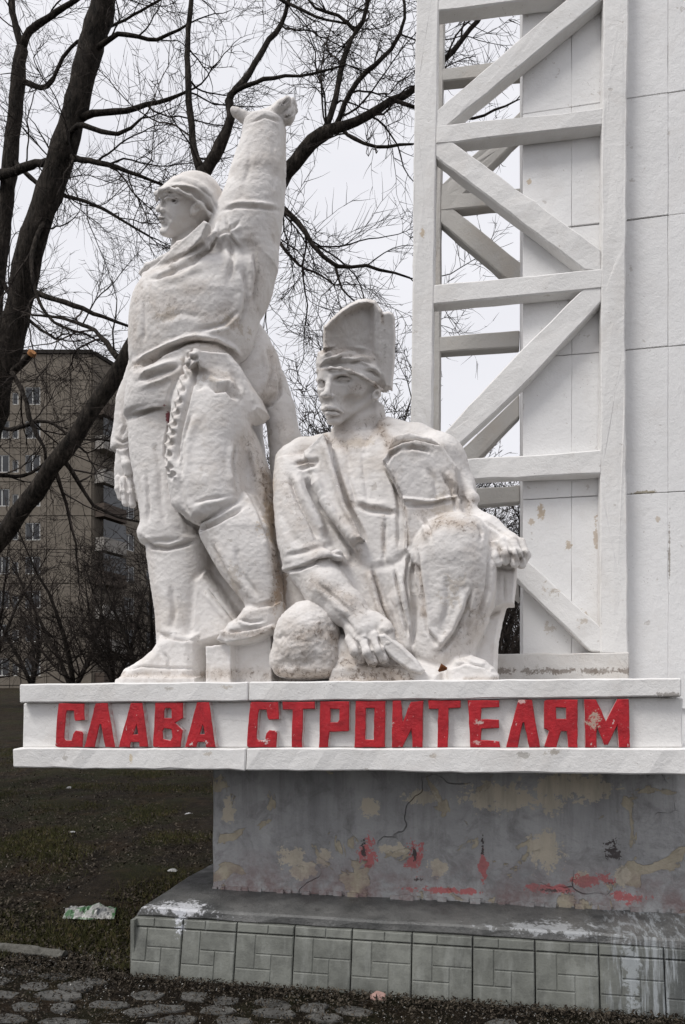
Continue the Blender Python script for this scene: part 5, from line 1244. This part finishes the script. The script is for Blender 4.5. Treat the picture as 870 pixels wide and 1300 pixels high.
def far_tree_mesh(seed, h, spread):
    rg = np.random.RandomState(seed); tr = MB(); tw = MB(); stems = rg.randint(2, 4)
    tr.tube([(0,0,-.8),(0,0,.2),(.03,.0,.8)], [.24,.18,.15], 8)
    for s_ in range(stems):
        a = 6.28*s_/stems+rg.rand(); d = np.array([math.cos(a)*.42, math.sin(a)*.42, 1.0]); d /= np.linalg.norm(d)
        p = np.array([.03,0,.7]); pts = [p]; n = 9; L_ = h*rg.uniform(.8, 1.0)
        for i in range(n):
            d = d+rg.normal(0, .09, 3); d[2] += .05; d /= np.linalg.norm(d); p = p+d*L_/n; pts.append(p)
        rr = [.12*(1-i/(n+.5)) for i in range(n+1)]
        tr.tube(pts, rr, 6)
        for i in range(1, n+1):
            dd0 = pts[i]-pts[i-1]; dd0 /= np.linalg.norm(dd0)
            for _ in range(4 if i > 1 else 2):
                an = R(rg.uniform(30, 65)); dd = dd0*math.cos(an)+perp(dd0, rg)*math.sin(an)
                grow(tw, pts[i]-(pts[i]-pts[i-1])*rg.rand(), dd, spread*rg.uniform(.5, 1.0)*(1-.5*i/n), max(.05*(1-i/n), .018), rg, 1, -1e9, FAR, .4)
    return tr.mesh('trunk', smooth=True), tw.mesh('twigs')
variants = [far_tree_mesh(3, 8.5, 3.2), far_tree_mesh(8, 8.0, 3.6), far_tree_mesh(14, 6.5, 3.4)]
FAR = dict(FAR, dens=(0,1.3,2.8,2.5)); variants += [far_tree_mesh(23, 8.0, 3.4)]
for a_, b_ in variants: a_.materials.append(mbark); b_.materials.append(mtwig)
def far_tree(px, dist, k, sc, rz, label):
    x = (px-CXP)/FPX*dist; X = x*CT-dist*ST; Y = x*ST+dist*CT
    z = float(terr(Y)); root = thing('bare_tree', (X, Y, z), label, 'tree', 'small bare trees in the yard behind')
    root.rotation_euler = (0,0,rz); root.scale = (sc, sc, sc)
    for me, nm in zip(variants[k], ('trunk', 'twigs')):
        o = bpy.data.objects.new(nm, me); COL.objects.link(o); o.parent = root
        if nm == 'twigs': o['kind'] = 'stuff'
FT = [(92,30,3,1.0,.3,'small forked tree in front of the apartment block, left of the standing statue\'s boot'),
      (146,34,3,.95,2.0,'small tree against the block\'s balconies, touching the standing statue\'s boot'),
      (40,40,3,1.0,1.2,'low tree at the far left of the yard before the block'),
      (392,26,0,1.42,.9,'tall twiggy tree seen between the standing and crouching statues'),
      (350,34,1,1.25,4.0,'twiggy tree seen under the bending statue\'s arm'),
      (505,30,2,1.35,2.6,'dark twiggy tree behind the crouching statue\'s visor'),
      (575,30,1,1.20,5.1,'dark twiggy tree behind the lattice tower\'s left column'),
      (640,24,2,1.05,1.7,'bushy tree seen through the middle opening of the lattice'),
      (650,17,2,.62,3.3,'dark shrubby tree seen through the lattice beside the crouching statue\'s hand'),
      (610,22,1,.8,.2,'shrubby tree seen low through the lattice behind the crouching statue'),
      (700,30,0,1.1,2.2,'tree hidden mostly by the tall slab'),
      (190,28,2,1.0,4.4,'twiggy tree behind the standing statue\'s straight leg'),
      (452,36,1,1.3,5.6,'tree standing farther off behind the crouching statue\'s head'),
      (372,22,2,1.35,.4,'dense twiggy tree filling the gap above the bending statue\'s forearm'),
      (424,28,0,1.3,3.6,'twiggy tree just left of the crouching statue\'s chin'),
      (532,22,2,.98,4.9,'low dark tree touching the crouching statue\'s raised shoulder'),
      (-20,32,3,1.0,2.9,'tree at the edge of the yard beyond the leaning trunk')]
for a in FT: far_tree(*a)
# ---------------------------------------------------------------- nine-storey apartment block
nap = N('panel_wall')
ac = nap.mix(nap.ramp(nap.noise(.5, 5, .65), (.3, 0), (.7, 1)), (.13,.112,.090), (.20,.175,.145))
ac = nap.mix(nap.ramp(nap.noise(2.5, 6, .7, stretch=(1,1,.3), off=(4,4,4)), (.5, 0), (.75, .6)), ac, (.095,.083,.07))
mapt = nap.done(ac, .9, nap.bump(nap.noise(8, 5, .7), .05, .6), .15)
mseam = N('seam').done((.03,.027,.024), .9, None, .1)
mframe = N('window_frame').done((.55,.55,.53), .6, None, .3)
ngl = N('window_glass'); mglass = ngl.done(ngl.ramp(ngl.noise(.35, 2, .5), (.4, (.012,.013,.015)), (.65, (.05,.055,.06))), .12, None, .6)
mbal = N('balcony_panel').done((.24,.225,.205), .85, None, .2); mbal2 = N('balcony_dark').done((.07,.055,.045), .85, None, .2)
def cam_pt(px, dist): x = (px-CXP)/FPX*dist; return Vector((x*CT-dist*ST, x*ST+dist*CT, 0))
ap = thing('apartment_building', (*cam_pt(30, 62).xy, 2.6), 'brown nine storey panel apartment block with balconies beyond the yard, behind the trees', 'building')
zt = 2.9; FH = 2.806
meshes = {}
def face(p0, p1, cuts, wins, seed):
    """one facade from p0 to p1; cuts: panel edges along it; wins: (centre, width, height, floors)"""
    d = (p1-p0); Ln = d.length; d.normalize(); nrm = Vector((d.y, -d.x, 0)); ang = math.atan2(d.y, d.x)
    def put(mb, name, mat, t, z, parent=ap):
        key = (name, tuple(round(c, 3) for v in mb.v for c in v)[:60], len(mb.v), mat.name)
        if key not in meshes:
            me = mb.mesh(name); me.materials.append(mat); meshes[key] = me
        o = bpy.data.objects.new(name, meshes[key]); COL.objects.link(o)
        wm = Matrix.Translation(p0+d*t+Vector((0,0,z))) @ Matrix.Rotation(ang, 4, 'Z')
        o.parent = parent; o.matrix_parent_inverse = Matrix.Identity(4)
        o.matrix_local = (ap.matrix_basis.inverted() if parent is ap else parent_world[parent].inverted()) @ wm if True else wm
        parent_world[o] = wm
        return o
    back = MB(); back.box(0, Ln, .06, .5, -3.2, 9.75*FH); put(back, 'seam_core', mseam, 0, zt)
    for fl in range(-1, 10):
        for i in range(len(cuts)-1):
            a, b = cuts[i], cuts[i+1]; z0 = fl*FH+.03; z1 = (fl+1)*FH-.03
            if fl == 9: z1 = z0+.75*FH
            ws = [w for w in wins if a < w[0] < b and fl in w[3]]
            mb = MB(); w_ = b-a-.05
            if not ws: mb.box(0, w_, -.1, .1, 0, z1-z0)
            else:
                x = 0; wz0, wz1 = .75, .75+ws[0][2]
                for w in sorted(ws):
                    wa, wb = w[0]-w[1]/2-a, w[0]+w[1]/2-a
                    mb.box(x, wa, -.1, .1, 0, z1-z0); mb.box(wa, wb, -.1, .1, 0, wz0); mb.box(wa, wb, -.1, .1, wz1, z1-z0); x = wb
                mb.box(x, w_, -.1, .1, 0, z1-z0)
            put(mb, 'wall_panel', mapt, a+.025, zt+z0)
            for w in ws:
                ww, wh = w[1], w[2]; f = MB(); t_ = .07
                f.box(0, ww, -.03, .05, 0, t_); f.box(0, ww, -.03, .05, wh-t_, wh); f.box(0, t_, -.03, .05, t_, wh-t_); f.box(ww-t_, ww, -.03, .05, t_, wh-t_)
                if ww > .8: f.box(ww*.5-.035, ww*.5+.035, -.032, .048, t_, wh-t_)
                wf = put(f, 'window', mframe, w[0]-ww/2, zt+z0+.75)
                g = MB(); g.box(t_, ww-t_, .0, .03, t_, wh-t_); put(g, 'pane', mglass, w[0]-ww/2, zt+z0+.75, wf)
    return put
parent_world = {}
m2 = lambda px: (px+60)/950*62
c0 = cam_pt(-60, 62); c1 = cam_pt(117, 62)
allf = set(range(0, 9))
put1 = face(c0, c1, [0, m2(-22), m2(13), m2(27), m2(60), m2(90), m2(117)], [(m2(-40),1.25,1.45,allf),(m2(3),1.25,1.45,allf),(m2(20),.5,1.0,allf),(m2(42),1.25,1.45,allf)], 1)
c2 = cam_pt(205, 70.5)
LW = (c2-c1).length
put2 = face(c1, c2, [0, LW*.33, LW*.66, LW], [(LW*.49,1.5,1.45,allf),(LW*.83,1.5,1.45,allf)], 2)
for fl in range(0, 9):
    pr = MB(); pr.box(.2, 3.0, -1.1, -1.0, 0, 1.0); pr.box(.2, .28, -1.0, -.12, 0, 1.0); pr.box(2.92, 3.0, -1.0, -.12, 0, 1.0); pr.box(.15, 3.05, -1.12, -.11, -.12, 0)
    m_ = mbal if fl in (1,2,4,6,7) else mbal2
    bal = put2(pr, 'balcony', m_, 0, zt+fl*FH+.05)
    if fl in (3,4,5,7):
        gz = MB(); gz.box(.22, 2.98, -1.05, -1.02, 1.0, 2.45); put2(gz, 'glazing', mglass, 0, zt+fl*FH+.05, bal)
rf = MB(); rf.box(-.3, (c1-c0).length+.1, -.25, 12, 0, .3); put1(rf, 'roof', mseam, 0, zt+9.77*FH)
rf = MB(); rf.box(.12, LW+.3, -.25, 6, 0, .3); put2(rf, 'roof', mseam, 0, zt+9.77*FH-.004)
# ---------------------------------------------------------------- litter
def crumple(name, px, py, w, h, hgt, mat, label, cat, seed, z0=None, rot=0):
    """a crushed bag or scrap: a folded sheet resting on the ground"""
    y = 4.3
    for _ in range(30):                      # walk down the sight line to the ground
        z = float(terr(y)); yy = (EYE-z)*FPX/max(py-HOR, 5); xr = (px-CXP)/FPX*yy; y = xr*ST+yy*CT
    X = xr*CT-yy*ST; Y = xr*ST+yy*CT; z = float(terr(Y))
    nx, ny = 22, 12; rs = np.random.RandomState(seed); V = []; F = []
    for j in range(ny):
        for i in range(nx):
            u, v = i/(nx-1)-.5, j/(ny-1)-.5; V.append([u*w, v*h, 0])
    V = np.array(V); e = 1-np.abs(V[:,0]/w*2)**3*.6; e2 = 1-np.abs(V[:,1]/h*2)**2
    q = np.abs(vnoise(V*np.array([14,20,1])+seed))*.6+np.abs(vnoise(V*np.array([34,40,1])+seed*3))*.35
    V[:,2] = hgt*(e*e2*.7+q*e2*.9)+.004; V[:,1] += vnoise(V*12+7)*.02; V[:,0] += vnoise(V*15+3)*.012
    c, s = math.cos(TH+rot), math.sin(TH+rot)
    V = np.stack([X+V[:,0]*c-V[:,1]*s, Y+V[:,0]*s+V[:,1]*c, z+V[:,2]], 1)
    F = [(j*nx+i, j*nx+i+1, (j+1)*nx+i+1, (j+1)*nx+i) for j in range(ny-1) for i in range(nx-1)]
    me = bpy.data.meshes.new(name); me.from_pydata(V.tolist(), [], F); me.update()
    return tag(link(name, me, mat), label, cat)
nbg = N('bag_print'); bg_ = nbg.ramp(nbg.noise(11, 3, .5, .6), (.38, (.035,.10,.04)), (.47, (.05,.13,.05)), (.52, (.22,.225,.21)), (.60, (.28,.28,.265)), (.66, (.05,.055,.06)))
mbag = nbg.done(bg_, .35, None, .5)
crumple('plastic_bag', 116, 1163, .36, .17, .075, mbag, 'crumpled green and white plastic bag lying on the dark slope', 'bag', 4, rot=.05)
mscrap = N('scrap_paper').done((.30,.30,.30), .7, None, .3); mpink = N('scrap_pink').done((.35,.22,.19), .7, None, .3)
crumple('paper_scrap', 480, 1268, .085, .06, .03, mpink, 'crushed pinkish wrapper on the path below the tiles', 'litter', 9)
crumple('paper_scrap', 88, 1001, .07, .05, .02, mscrap, 'small white paper scrap high on the slope at left', 'litter', 10)
crumple('paper_scrap', 240, 1035, .10, .07, .03, mscrap, 'torn pale paper beside the grey plinth', 'litter', 11)
crumple('paper_scrap', 219, 1107, .09, .06, .02, mscrap, 'flat pale scrap just above the tiled base\'s corner', 'litter', 12)
crumple('paper_scrap', 92, 1057, .06, .03, .01, mscrap, 'faint shredded paper lying in mid slope', 'litter', 13)
# half-buried kerb log at the bottom left
kb = MB(); pts = [P(-60,1213,4.3),P(0,1217,4.28),P(40,1220,4.27),P(82,1226,4.25)]
g0 = [Vector((p.x, p.y, float(terr(p.y))+.008)) for p in pts]
kb.tube(g0, [.045,.046,.044,.034], 9)
nk = N('kerb_stone'); mk = nk.done(nk.ramp(nk.noise(20, 6, .7), (.35, (.06,.058,.05)), (.65, (.14,.135,.12))), .9, nk.bump(nk.noise(50, 6, .7), .012, 1), .2)
o = rough(kb, 'kerb_stone', mk, None, .03, .006, 0)
tag(o, 'pale half buried kerb stone between dirt slope and paving', 'kerb')
# brown dead leaf in the crook of the crouching statue's foot
lf = MB(); p = P(562, 852, 4.02); lf.tube([p+Vector((-.02,0,.0)), p+Vector((0,-.01,.02)), p+Vector((.022,0,.012))], [.006,.022,.008], 6)
tag(lf.build('dead_leaf', N('brown_leaf').done((.13,.05,.02), .9, None, .1)), 'brown dead leaf lying between the chisel and the crouching statue\'s shoe', 'leaf')
